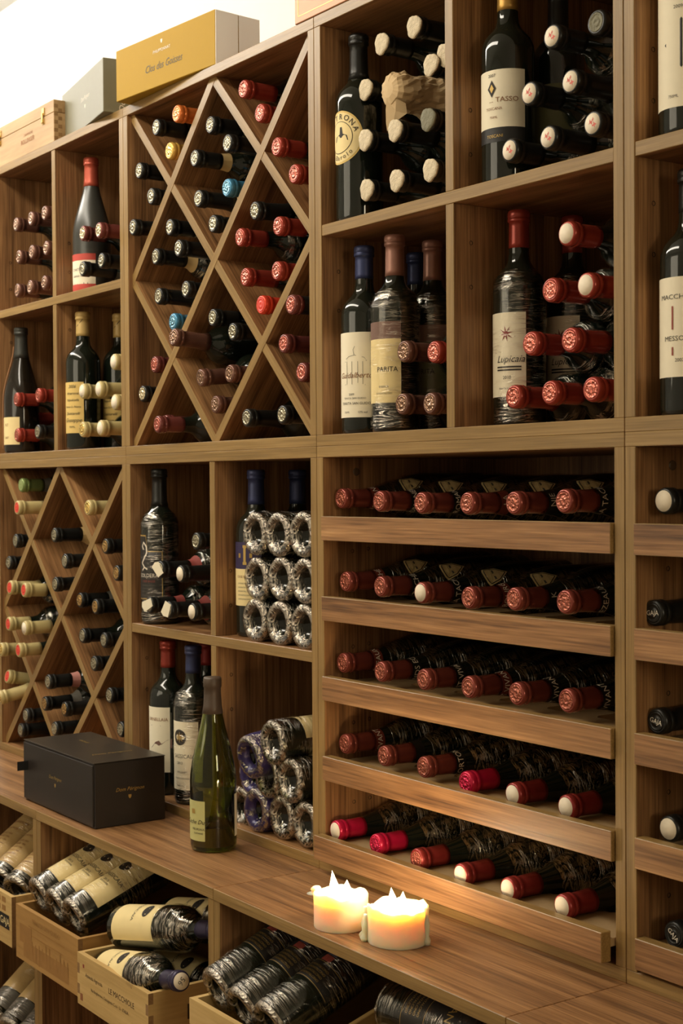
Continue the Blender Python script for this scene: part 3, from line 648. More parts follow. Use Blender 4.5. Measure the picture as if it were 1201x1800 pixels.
# the bottle whose neck is hidden in crumpled paper
(it, cn, ps) = sTL[11]
b = bottle(lie((it[0], it[1]+0.01, it[2]), 0, 0, LEN['bordeaux']), 'bordeaux', 'paper', 'dark bottle with its neck wrapped in crumpled beige paper, among wax-sealed bottles', 'wax-sealed bottles in the upper cubby')
def crumple(a, z, r):
    q = Vector((math.cos(a), math.sin(a), z*22))
    return r*(0.16*mnoise.noise(q*1.2)+0.30*(abs(mnoise.noise(q*2.2))-.2)+0.16*(abs(mnoise.noise(q*5.0+Vector((3, 1, 2))))-.2)+0.07*mnoise.noise(q*11))
pp = [(0, .318), (.012, .317), (.021, .3135), (.0265, .307), (.029, .299), (.0295, .291), (.0285, .283), (.0285, .275), (.0275, .267), (.027, .259), (.029, .250), (.031, .241), (.035, .232), (.039, .223), (.041, .213)]
pm = lathe(pp, 38, False, crumple)
PAPERBAG = plain('crumpled_beige_paper', srgb(206, 178, 134), 0.8, bump=0.5, bscale=60, var=0.10)
link('paper_wrapping', pm, PAPERBAG, b)
link('paper_flap', mesh([(-.004, -.014, .316), (.014, -.016, .312), (.022, -.024, .300), (-.006, -.030, .317), (.008, -.034, .309), (.020, -.038, .296), (-.004, -.050, .318), (.006, -.052, .312), (.000, -.064, .319)], [(0, 1, 4, 3), (1, 2, 5, 4), (3, 4, 7, 6), (4, 5, 7), (6, 7, 8)]), PAPERBAG, b)

# bottles lying with the base towards the room, wrapped in film
PURPLEWRAP = plain('shiny_purple_paper', srgb(62, 52, 104), 0.3, 0.1, bump=0.8, bscale=90, var=0.3)
def based(lst, group):
    for i, (it, cn, ps) in enumerate(lst):
        x, y, z, dx, dz, st = it
        L = 0.2990
        M = along((x, y+0.004, z), (x+dx*1.2, y+L, z+dz*1.2))
        b = bottle(M, 'bordeaux', 'black', '%s bottle lying base outwards in %s%s' % (LOOK[st], cn, ps), group, None)
        link('plastic_wrap', WRAPB[i % 5], [WRAPHEAVY, WRAPBASE], b)
        if st == 'baselabel':
            link('label', patch(PROF['bordeaux'], 0.045, 0.165, 0.2, PI-0.2), PAPER['cream'], b)
        if st == 'basepurple':
            me = wrap_mesh('bordeaux', 0.0, 0.2, 0.0016, 40+i, True)
            o = link('paper_wrapping', me, [PURPLEWRAP, PURPLEWRAP], b); o.scale = (0.985, 0.985, 0.99)
based(sTR, 'cling-wrapped bottles stacked base outwards')
based(sBR, 'wrapped bottles piled behind the green bottle')
# ------------------------------------------------------------------ bottles standing in the cubbies
FR = -PI/2
def deg(a): return math.radians(a)
def stand(x, y, z, kind, foil, label, caplen=0.052, glass=None, group=None, hs=1.0, rz=0.0):
    root = tag(empty('wine_bottle', mat=Matrix.Translation((x, y, z+0.0003)) @ Matrix.Rotation(rz, 4, 'Z') @ Matrix.Diagonal((1, 1, hs, 1))), label, 'bottle', group)
    ALL_LABELS.append(label)
    link('glass_body', BODY[kind], glass or GLASS, root)
    link('capsule', CAPM[(kind, caplen)], FOIL[foil], root)
    return root
def lab(root, kind, z0, z1, half, paper, center=FR, eps=0.0004, shape=None, nz=3, name='label', na=None):
    return link(name, patch(PROF[kind], z0, z1, center-deg(half), center+deg(half), eps, shape=shape, nz=nz, na=na), PAPER[paper], root)
def txt(parent, kind, s, size, z, ang, ink, shear=0.0, xs=1.0, eps=0.0008):
    return link('lettering', text_wrap(s, size, PROF[kind], z, deg(ang), eps, shear, xs), PAPER[ink], parent)
def bar(parent, kind, z, h, a0, a1, ink):
    return link('printed_line', patch(PROF[kind], z-h/2, z+h/2, deg(a0), deg(a1), 0.0008, nz=1), PAPER[ink], parent)
def wrap_poly(parent, kind, pts, zc, ac, ink, eps=0.0009, name='printed_emblem'):
    """a flat printed outline (x across, y up, metres) bent on to the bottle; built as a fan round its centre"""
    v = []
    for (px, py) in [(0, 0)]+list(pts):
        r = radius_at(PROF[kind], zc+py)
        a = deg(ac)+px/r
        v.append(((r+eps)*math.cos(a), (r+eps)*math.sin(a), zc+py))
    n = len(pts)
    return link(name, mesh(v, [(0, 1+i, 1+(i+1) % n) for i in range(n)]), PAPER[ink], parent)
def star(n, r0, r1, rot=0.0):
    return [((r1 if i % 2 == 0 else r0)*math.cos(PI*i/n+rot), (r1 if i % 2 == 0 else r0)*math.sin(PI*i/n+rot)) for i in range(2*n)]
def circ(r, n=28, sx=1.0): return [(sx*r*math.cos(2*PI*i/n), r*math.sin(2*PI*i/n)) for i in range(n)]
def stroke(parent, kind, pts, w, zc, ac, ink, name='printed_drawing', eps=0.0009):
    """a drawn line bent on to the bottle"""
    v, f = [], []
    for i, p in enumerate(pts):
        a = Vector(pts[max(i-1, 0)]); b = Vector(pts[min(i+1, len(pts)-1)])
        d = (b-a).normalized(); n = Vector((-d.y, d.x))*w/2
        for q in (Vector(p)-n, Vector(p)+n):
            r = radius_at(PROF[kind], zc+q.y); an = deg(ac)+q.x/r
            v.append(((r+eps)*math.cos(an), (r+eps)*math.sin(an), zc+q.y))
    for i in range(len(pts)-1): f.append((2*i, 2*i+2, 2*i+3, 2*i+1))
    return link(name, mesh(v, f), PAPER[ink], parent)
ZU, ZL = ZTT/2+T/2, ZCT/2+T/2
SM = 'bordeaux'; BG = 'burgundy'
# upper left cabinet
b = stand(-0.277, 0.062, ZU, BG, 'coral', 'smoky grey standing bottle with coral cap and red-banded label', 0.062, GLASSG)
l = lab(b, BG, .005, .084, 75, 'white'); lab(l, BG, .070, .084, 75.5, 'redband', eps=.0007, name='printed_band'); lab(l, BG, .005, .019, 75.5, 'redband', eps=.0007, name='printed_band')
txt(l, BG, 'CHATEAU', .008, .050, -72, 'ink'); txt(l, BG, 'GRAND VIN', .006, .036, -72, 'ink')
b = stand(-0.6185, 0.040, ZMT, BG, 'grey', 'dark standing bottle tied with a leather cord, cream label near its foot', 0.072, GLASSB)
l = lab(b, BG, .020, .084, 60, 'cream'); txt(l, BG, 'IGT', .008, .066, -80, 'brownink'); txt(l, BG, '2007', .007, .036, -80, 'brownink')
cu = bpy.data.curves.new('cord', 'CURVE'); cu.dimensions = '3D'; cu.bevel_depth = 0.0016; cu.bevel_resolution = 2
sp = cu.splines.new('POLY'); cz = [.252, .235, .215, .19, .165, .14, .11, .085, .05, .012]; sp.points.add(len(cz)-1)
for i, z in enumerate(cz):
    a = deg(-118+3*math.sin(i)); r = radius_at(PROF[BG], z)+.0022
    sp.points[i].co = (r*math.cos(a), r*math.sin(a), z, 1)
_o = bpy.data.objects.new('t', cu); COL.objects.link(_o)
me = bpy.data.meshes.new_from_object(_o.evaluated_get(bpy.context.evaluated_depsgraph_get())); bpy.data.objects.remove(_o)
link('leather_cord', me, plain('tan_leather', srgb(150, 104, 64), 0.6), b)
for k, (x, y, lb) in enumerate(((-0.2925, 0.046, 'standing bottle with ochre cap and golden handwritten label, nearer the divider'), (-0.279, 0.128, 'second ochre-capped golden-label bottle, behind the cream-capped stack'))):
    b = stand(x, y, ZMT, SM, 'ochre', lb, 0.052, GLASS, 'ochre-capped golden-label bottles')
    l = lab(b, SM, .036, .146, 66, 'gold')
    for j, (s, sz, sh) in enumerate((('2006', .010, .35), ('Amarone', .0085, .35), ('Valpolicella', .0075, .35), ('Monte Ca Paletta', .006, .35), ('Quintarelli', .0085, .35), ('Giuseppe', .012, .35), ('750ML', .006, 0))):
        txt(l, SM, s, sz, .136-.0145*j, -66, 'ink', sh)
    stroke(b, SM, [(-.008, -.004), (.002, .006), (.008, .014)], .0012, .272, -50, 'ink', 'printed_signature', .0012)
# the cabinet above the trays, upper row
b = stand(0.7375, 0.0475, ZU, SM, 'black', 'black standing bottle with round yellow label', 0.072, GLASS, hs=1.0)
RC, ZR = FR, .132
def disc(s, t): # square patch pulled to a circle
    u, v = s*2-1, t*2-1
    return ((u*math.sqrt(1-v*v/2)+1)/2, (v*math.sqrt(1-u*u/2)+1)/2)
l = lab(b, SM, ZR-.042, ZR+.042, 64, 'gold', RC, shape=disc, nz=10, na=16)
lab(l, SM, ZR-.039, ZR+.039, 59.5, 'cream', RC, eps=.0006, shape=disc, nz=10, na=16, name='printed_disc')
lab(l, SM, ZR-.0255, ZR+.0255, 39, 'ink', RC, eps=.0008, shape=disc, nz=10, na=16, name='printed_ring')
lab(l, SM, ZR-.0245, ZR+.0245, 37.5, 'cream', RC, eps=.0010, shape=disc, nz=10, na=16, name='printed_disc')
wrap_poly(l, SM, [(-.014, -.006), (.014, -.006), (.012, .002), (.004, .005), (.002, .016), (-.002, .016), (-.003, .005), (-.012, .002)], ZR, -84, 'ink', .0013)
def arc_text(parent, s, size, rad, a0, a1, flip, ac, zc, ink):
    for i, ch in enumerate(s):
        t = deg(a0+(a1-a0)*i/(len(s)-1))
        v, f = TEXT[(ch, 0.0)]
        rot = t-PI/2 if not flip else t+PI/2
        out = []
        for p in v:
            x = rad*math.cos(t)+size*(p[0]*math.cos(rot)-p[1]*math.sin(rot)); y = rad*math.sin(t)+size*(p[0]*math.sin(rot)+p[1]*math.cos(rot))
            r = .0375; an = ac+x/r
            out.append(((r+.0013)*math.cos(an), (r+.0013)*math.sin(an), zc+y))
        link('lettering', mesh(out, f), PAPER[ink], parent)
arc_text(l, 'TRONA', .0125, .0322, 105, 20, False, RC, ZR, 'ink')
arc_text(l, 'Barolo', .0105, .0322, -105, -48, True, RC, ZR, 'ink')
b = stand(1.080, 0.060, ZU, SM, 'gold', 'standing bottle with gold neck foil and wide white label with small diamond', 0.052)
l = lab(b, SM, .078, .158, 86, 'white'); lab(b, SM, .058, .0778, 86, 'black', name='lower_label')
wrap_poly(l, SM, [(0, .012), (.007, 0), (0, -.012), (-.007, 0)], .132, -78, 'ink'); wrap_poly(l, SM, [(0, .006), (.0035, 0), (0, -.006), (-.0035, 0)], .132, -78, 'goldink', .0011)
txt(l, SM, '... TASSO', .0095, .116, -52, 'brownink', xs=1.15); txt(l, SM, 'TOSCANA', .0055, .104, -74, 'brownink'); txt(l, SM, '2007', .006, .150, -78, 'ink'); txt(l, SM, '750ML', .0045, .092, -74, 'brownink')
txt(b, SM, 'TOSCANI', .006, .066, -72, 'goldink')
b = stand(1.087, 0.150, ZU, SM, 'black', 'dark standing bottle hidden behind the red-and-white-sealed bottles', 0.072)
l = lab(b, SM, .05, .15, 80, 'olive', deg(-50)); txt(l, SM, 'TENUTA SAN GUIDO', .006, .075, -40, 'ink')
# upper row, right edge
b = stand(1.4225, 0.050, ZU, SM, 'black', 'standing bottle with white label cut by large black diamonds')
l = lab(b, SM, .032, .180, 88, 'white')
for a in (-84, -8): wrap_poly(l, SM, [(0, .030), (.023, 0), (0, -.030), (-.023, 0)], .108, a+20 if a < -50 else a, 'black', .0008)
for j, (s, sz) in enumerate((('TOSCANA', .008), ('2009', .006))): txt(l, SM, s, sz, .165-.014*j, -70, 'grey')
txt(l, SM, '750ML', .005, .045, -80, 'grey')
b = stand(1.4235, 0.050, ZMT, SM, 'black', 'standing bottle with plain white label at the lower right edge cubby')
l = lab(b, SM, .046, .166, 88, 'white')
txt(l, SM, 'MACCHIOLE', .0082, .142, -72, 'grey', xs=1.2); txt(l, SM, 'MESSORIO', .0085, .092, -70, 'grey', xs=1.1); txt(l, SM, '2007', .006, .066, -70, 'grey')
stroke(l, SM, [(0, -.014), (0, .014)], .0022, .117, -84, 'redgrey'); stroke(l, SM, [(0, -.006), (0, .004)], .0022, .078, -84, 'redgrey')
# the cabinet above the trays, lower row
b = stand(0.7455, 0.050, ZMT, SM, 'navy', 'blue-capped standing bottle with tall white label and pavilion drawing')
l = lab(b, SM, .026, .160, 74, 'white')
for pts in ([(-.016, .010), (-.010, .014), (.0, .016), (.016, .012), (.020, .007), (-.018, .006)], [(0, .016), (-.002, .024), (.001, .030)], [(-.014, .006), (-.014, -.030)], [(.014, .006), (.014, -.030)], [(-.004, .006), (-.004, -.030)], [(.006, .006), (.006, -.028)], [(-.018, -.030), (.018, -.031)]):
    stroke(l, SM, pts, .0006, .108, -62, 'grey')
txt(l, SM, 'Guidalberto', .0125, .092, -64, 'brownink', .35)
txt(l, SM, '2009', .005, .062, -70, 'grey'); txt(l, SM, 'TENUTA SAN GUIDO', .0042, .056, -64, 'grey'); txt(l, SM, 'TENUTA SAN GUIDO', .0055, .048, -62, 'ink'); txt(l, SM, '750ML', .004, .034, -84, 'grey'); txt(l, SM, '12% vol', .0048, .034, -42, 'ink')
for k, (x, y, lb) in enumerate(((0.8265, 0.050, 'cling-wrapped standing bottle with dusky pink cap and mauve-topped cream label'), (0.8185, 0.131, 'second dusky-pink-capped bottle, half hidden behind brown-capped bottles'))):
    b = stand(x, y, ZMT, SM, 'dusk', lb, 0.062, None, 'dusky-pink-capped bottles', 1.02)
    l = lab(b, SM, .044, .140, 66 if k == 0 else 80, 'cream' if k == 0 else 'olive', FR if k == 0 else deg(-60)); lab(b, SM, .140, .166, 66 if k == 0 else 80, 'mauve', FR if k == 0 else deg(-60), name='upper_label')
    txt(l, SM, 'PARITA' if k == 0 else 'RITA', .0105, .094, -58 if k == 0 else -52, 'ink'); txt(l, SM, 'RISERVA', .0045, .068, -66, 'grey'); txt(l, SM, 'DI MONTALCINO', .0035, .058, -66, 'grey')
    link('plastic_wrap', WRAPS[(SM, k)], WRAP, b)
stand(0.7365, 0.162, ZMT, SM, 'navy', 'blue-capped bottle standing in shadow behind the mauve-labelled one')
for k, (x, y, lb) in enumerate(((1.0725, 0.086, 'cling-wrapped red-capped standing bottle with red star on its label'), (1.081, 0.182, 'second red-star-label bottle, standing behind the red-capped stack'))):
    b = stand(x, y, ZMT, SM, 'red', lb, 0.052, None, 'red-star-label bottles', 1.03)
    l = lab(b, SM, .041, .156, 62, 'white')
    wrap_poly(l, SM, star(8, .0032, .0115, 0.2), .127, -72, 'redink')
    txt(l, SM, 'Lupicaia', .0135, .092, -64, 'ink', .35); bar(l, SM, .0815, .0022, -96, -38, 'ink'); bar(l, SM, .0775, .0022, -96, -38, 'ink'); txt(l, SM, '2010', .0065, .067, -70, 'ink'); txt(l, SM, 'TENUTA SAN GUIDO', .0034, .052, -66, 'ink')
    link('plastic_wrap', WRAPS[(SM, k+1)], WRAP, b)
# lower cabinet behind the green bottle, upper row
b = stand(0.0585, 0.0435, ZL, SM, 'black', 'black standing bottle with dark gold-outlined dragon label', 0.072, None, None, 1.02)
def arch(s, t): return (s, t if t < .75 or s < .62 else .75+(t-.75)*0.0)
l = lab(b, SM, .048, .172, 70, 'goldink', shape=arch, nz=8, na=18); lab(l, SM, .0505, .1695, 67.5, 'black', eps=.0007, shape=arch, nz=8, na=18, name='printed_field')
stroke(l, SM, [(-.004, -.030), (-.011, -.022), (-.004, -.012), (.003, -.002), (.002, .010), (-.006, .018), (-.010, .010), (-.006, .004)], .0034, .140, -74, 'whiteink', 'printed_dragon', .0012)
stroke(l, SM, [(-.010, -.036), (-.004, -.030), (.004, -.034)], .003, .140, -74, 'whiteink', 'printed_dragon', .0012)
txt(l, SM, 'SOLDERA', .0105, .094, -66, 'whiteink', eps=.0012); txt(l, SM, 'CASE BASSE', .006, .083, -66, 'redgrey', eps=.0012)
for j in range(4): txt(l, SM, 'DI MONTALCINO', .004, .075-.006*j, -66, 'grey', eps=.0012)
link('plastic_wrap', WRAPS[(SM, 3)], WRAP, b)
b = stand(0.3875, 0.0655, ZL, SM, 'navy', 'navy-capped standing bottle with purple-and-cream cross label', 0.062)
l = lab(b, SM, .056, .122, 72, 'cream'); u = lab(b, SM, .122, .170, 72, 'purple', name='upper_label')
for p in ([(-.012, 0), (.012, 0)], [(0, -.014), (0, .016)], [(-.012, -.004), (-.012, .004)], [(.012, -.004), (.012, .004)], [(-.004, .016), (.004, .016)], [(-.004, -.014), (.004, -.014)]): stroke(u, SM, p, .005, .146, -66, 'goldink', 'printed_cross')
txt(l, SM, 'CASE BASSE', .006, .108, -70, 'brownink')
for j in range(5): txt(l, SM, 'DI MONTALCINO', .0036, .096-.007*j, -70, 'grey')
stand(0.3870, 0.155, ZL, SM, 'navy', 'navy-capped bottle standing behind the wall of wrapped bottle bases', 0.062)
# lower row
b = stand(0.0765, 0.050, ZBT, SM, 'red', 'red-capped standing bottle with cream label of brown hills', 0.052)
l = lab(b, SM, .045, .172, 66, 'white'); txt(l, SM, 'ORNELLAIA', .009, .148, -66, 'brownink'); stroke(l, SM, [(-.012, 0), (.012, 0)], .0008, .136, -70, 'grey')
wrap_poly(l, SM, [(-.020, -.006), (-.008, .006), (.000, .009), (.006, .002), (.016, .010), (.026, .013), (.026, -.006)], .098, -58, 'mauve')
b = stand(0.186, 0.0455, ZBT, SM, 'navy', 'blue-capped standing bottle with dark star roundel on cream label')
l = lab(b, SM, .028, .158, 74, 'white'); wrap_poly(l, SM, circ(.0150), .128, -74, 'ink'); wrap_poly(l, SM, star(8, .0035, .0115), .128, -74, 'goldink', .0012)
txt(l, SM, 'SASSICAIA', .0105, .092, -62, 'grey'); txt(l, SM, '2013', .007, .079, -74, 'ink'); txt(l, SM, 'BOLGHERI', .005, .062, -66, 'grey'); txt(l, SM, 'TENUTA SAN GUIDO', .004, .050, -66, 'grey'); txt(l, SM, '750ML', .004, .036, -80, 'grey')
link('plastic_wrap', WRAPS[(SM, 2)], WRAP, b)
b = stand(0.0905, 0.1305, ZBT, SM, 'crimson', 'red-capped cling-wrapped bottle standing half hidden behind the star-label bottle')
link('plastic_wrap', WRAPS[(SM, 1)], WRAP, b)

# ------------------------------------------------------------------ bottles on the pull-out trays
ORD = ['first', 'second', 'third', 'fourth', 'fifth', 'sixth']
TROW = ['top', 'second', 'middle', 'fourth', 'bottom']
TXT = [['ROMANEE', 'ROMANÉE-C', 'ROMAN', 'LA', 'NIE', 'LA TACHE'], ['TACHE', 'TACHE', 'LA TACHE', 'BOURG', 'K', 'EZEAUX'], ['EZEAUX', 'ANDS ECH', 'RE·ST VIVANT', 'ST VIVANT', 'ST VIVANT', 'VIVANT'], ['VIVANT', None, 'CORTON', None, None, None], [None]*6]
TSTY = [['copper']*6, ['copper', 'copper', 'copperwhite', 'copper', 'copper', 'copper'], ['copper']*6, ['copper', 'copper', 'copper', 'pink', 'crimsonwhite', 'crimsonwhite'], ['pinkwhite', 'pink', 'crimson', 'crimsonwhite', 'crimsonwhite', 'crimsonwhite']]
TLOOK = {'copper': 'copper-red-capped', 'copperwhite': 'copper-red-capped white-sealed', 'pink': 'magenta-capped', 'pinkwhite': 'magenta-capped white-sealed', 'crimson': 'crimson-capped', 'crimsonwhite': 'crimson-capped white-sealed'}
SHIELD = [(0, -.020), (.011, -.006), (.015, .010), (.010, .013), (0, .0145), (-.010, .013), (-.015, .010), (-.011, -.006)]
for k in range(5):
    for i, (x, y, z) in enumerate(TRAY[k]):
        st = TSTY[k][i]
        b = bottle(lie((x, y, z), 0.0, 0.0, LEN[BG]), BG, st, '%s burgundy bottle on %s tray, %s from left' % (TLOOK[st], TROW[k], ORD[i]), 'bottles on the pull-out trays', None, 0.052)
        if TXT[k][i] is not None or (k, i) == (3, 1):
            band = link('neck_band', patch(PROF[BG], LEN[BG]-.068, LEN[BG]-.052, 0, 2*PI, .0007, na=20), FOIL['black'] if i % 3 else FOIL['copper'], b)
            if TXT[k][i]: link('lettering', text_wrap(TXT[k][i], .0125, PROF[BG], LEN[BG]-.060, deg(14), .0011), PAPER['whiteink'], band)
        if (k == 0) or (k == 1 and i < 4):
            sh = wrap_poly(b, BG, [(p[0]*1.1, p[1]*1.15) for p in SHIELD], .172, 44, 'cream', .0012, 'shoulder_label')
            stroke(sh, BG, [(p[0]*.9, p[1]*.95) for p in SHIELD+SHIELD[:1]], .0014, .172, 44, 'ink', 'printed_border', .0016)
            stroke(sh, BG, [(-.008, 0), (.008, 0)], .0030, .172, 44, 'grey', 'printed_line', .0016)
        if k >= 3 and i >= 2: lab(b, BG, .03, .10, 60, 'tan', deg(90))
        film(b, BG, i+k, k >= 3 and not (k == 3 and i < 2))
for k, (x, y, z) in enumerate(TRAY2):
    bottle(lie((x, y, z), 0.0, 0.0, LEN[SM]), SM, 'gajawhite' if k in (0, 3) else 'gaja', '%s black bottle on the %s tray at the right edge' % ('white-sealed' if k in (0, 3) else 'letter-stamped', TROW[k]), 'black bottles on the right-edge trays', None, 0.072,
           seal_text=None if k in (0, 3) else ('GAJA', .0085, PAPER['whiteink'], 0.3-0.25*k))

# ------------------------------------------------------------------ things on the counter
# open green bottle
GP = [(0, .034), (.010, .031), (.022, .016), (.031, .004), (.0345, 0), (.0385, .003), (.0398, .010), (.0398, .118), (.0390, .132), (.0362, .150), (.0312, .172), (.0262, .192), (.0212, .212), (.0175, .230), (.0152, .246), (.0142, .262), (.0138, .283)]
GI = [(max(r-.0028, 0), z) for (r, z) in GP[6:]]
GI = [(0, .040), (.010, .037), (.022, .022), (.030, .011), (.0345, .009)]+GI[1:]
gm = mesh([], [])
bm = bmesh.new()
for prof, inv in ((GP+[(.0112, .2835)], False), (GI, True)):
    t = lathe(prof, 40); b2 = bmesh.new(); b2.from_mesh(t)
    if inv: bmesh.ops.reverse_faces(b2, faces=b2.faces)
    t2 = bpy.data.meshes.new('t'); b2.to_mesh(t2); b2.free(); bm.from_mesh(t2)
bm.to_mesh(gm); bm.free(); gm.polygons.foreach_set('use_smooth', [True]*len(gm.polygons))
GREEN = plain('green_bottle_glass', (0.40, 0.46, 0.09, 1), 0.02, var=0.02, Transmission_Weight=1.0, IOR=1.5)
PROF['green'] = GP
root = tag(empty('green_wine_bottle', (0.4615, -0.071, ZCT+.0004)), 'green glass bottle with taupe cap standing alone on the counter', 'bottle')
link('glass_body', gm, GREEN, root)
LG = .2950
link('capsule', lathe([(.0176, .2325), (.0181, .2327), (.0158, .246), (.0149, .262), (.0146, .2765), (.0156, .2775), (.0157, .2915), (.0146, .2945), (0, .2950)], 28), FOIL['taupe'], root)
l = link('label', patch(GP, .020, .088, deg(-35-146), deg(-35-16), .0005), PAPER['lime'], root)
for s, sz, z, a, sh in (('Coche Dury', .0105, .052, -78, .35), ('MEURSAULT', .0055, .040, -68, 0), ('DOMAINE', .0042, .033, -70, 0)):
    link('lettering', text_wrap(s, sz, GP, z, deg(a), .0010, sh), PAPER['ink'], l)
link('printed_emblem', patch(GP, .066, .074, deg(-92), deg(-80), .0010, nz=2), PAPER['goldink'], l)
link('back_label', patch(GP, .024, .096, deg(-35+68), deg(-35+170), .0005), PAPER['white'], root)

# black gift box
BOXM = plain('black_brown_card', srgb(38, 32, 27), 0.42, var=0.1, bscale=30)
BOXT = plain('soft_black_card', srgb(52, 46, 38), 0.36, var=0.1, bscale=30)
ba = math.atan2(-.002, .324)
B0 = Vector((-.110, -.177, ZCT+.0004))
Mb = Matrix.Translation(B0) @ Matrix.Rotation(ba, 4, 'Z')
root = tag(empty('gift_box', mat=Mb), 'black champagne gift box with gold lettering and pull tab, lying on the counter', 'box')
bl, bd, bh = .3245, .146, .1185
board('box_body', root, 0.0015, bl, .0030, bd, 0, bh, 'X', [BOXM], .0012, mtx=Mb)
board('drawer_front', root, 0.001, bl-.0035, .0, .0034, .0035, bh-.0035, 'X', [BOXM], .0010, mtx=Mb)
board('lid', root, 0.0, bl+.0005, .0006, bd+.0005, bh, bh+.0014, 'X', [BOXT], .0006, mtx=Mb)
board('pull_tab', root, .022, .0226, -.022, .001, .062, .080, 'X', [plain('black_ribbon', srgb(14, 14, 13), 0.6)], 0, mtx=Mb)
GOLDI = PAPER['goldink']
def flat(parent, s, size, o, xd, yd, ink, shear=0.0, xs=1.0, name='lettering'):
    return link(name, text_flat(s, size, shear, xs), ink, parent, frame(o, xd, yd))
def shield(parent, o, xd, yd, k, ink):
    return link('printed_shield', mesh([(p[0]*k, p[1]*k, 0) for p in [(-.5, .6), (.5, .6), (.5, 0), (.25, -.45), (0, -.65), (-.25, -.45), (-.5, 0)]], [(6, 5, 4, 3, 2, 1, 0)[::-1]]), ink, parent, frame(o, xd, yd))
flat(root, 'Dom Pérignon', .0098, (.155, -.0004, .066), (1, 0, 0), (0, 0, 1), GOLDI, .35)
shield(root, (.155, -.0004, .052), (1, 0, 0), (0, 0, 1), .006, GOLDI)
flat(root, 'Dom Pérignon', .0098, (bl+.0009, .073, .066), (0, 1, 0), (0, 0, 1), GOLDI, .35)
shield(root, (bl+.0009, .073, .052), (0, 1, 0), (0, 0, 1), .006, GOLDI)
flat(root, 'VINTAGE', .010, (.10, .085, bh+.0018), (1, 0, 0), (0, 1, 0), GOLDI)
flat(root, 'Dom Pérignon', .014, (.245, .075, bh+.0018), (0, 1, 0), (-1, 0, 0), GOLDI, .35)

# candles
def wax_mat():
    m, N, L, b = new_mat('candle_wax')
    setin(b, Base_Color=(0.95, 0.77, 0.52, 1), Roughness=0.45, Subsurface_Weight=1.0, Subsurface_Scale=0.020)
    b.inputs['Subsurface Radius'].default_value = (1.0, 0.62, 0.35)
    tc = N.new('ShaderNodeTexCoord'); nz = N.new('ShaderNodeTexNoise'); nz.inputs['Scale'].default_value = 60
    L.new(tc.outputs['Object'], nz.inputs['Vector'])
    bp = N.new('ShaderNodeBump'); bp.inputs['Strength'].default_value = 0.2; bp.inputs['Distance'].default_value = 0.002
    L.new(nz.outputs['Fac'], bp.inputs['Height']); L.new(bp.outputs['Normal'], b.inputs['Normal'])
    return m
WAXC = wax_mat()
FLAME = bpy.data.materials.new('candle_flame'); FLAME.use_nodes = True
_n = FLAME.node_tree.nodes; _e = _n.new('ShaderNodeEmission'); _e.inputs[0].default_value = (1.0, 0.78, 0.42, 1); _e.inputs[1].default_value = 22.0
FLAME.node_tree.links.new(_e.outputs[0], _n['Material Output'].inputs['Surface'])
WICK = plain('charred_wick', srgb(30, 24, 20), 0.9)
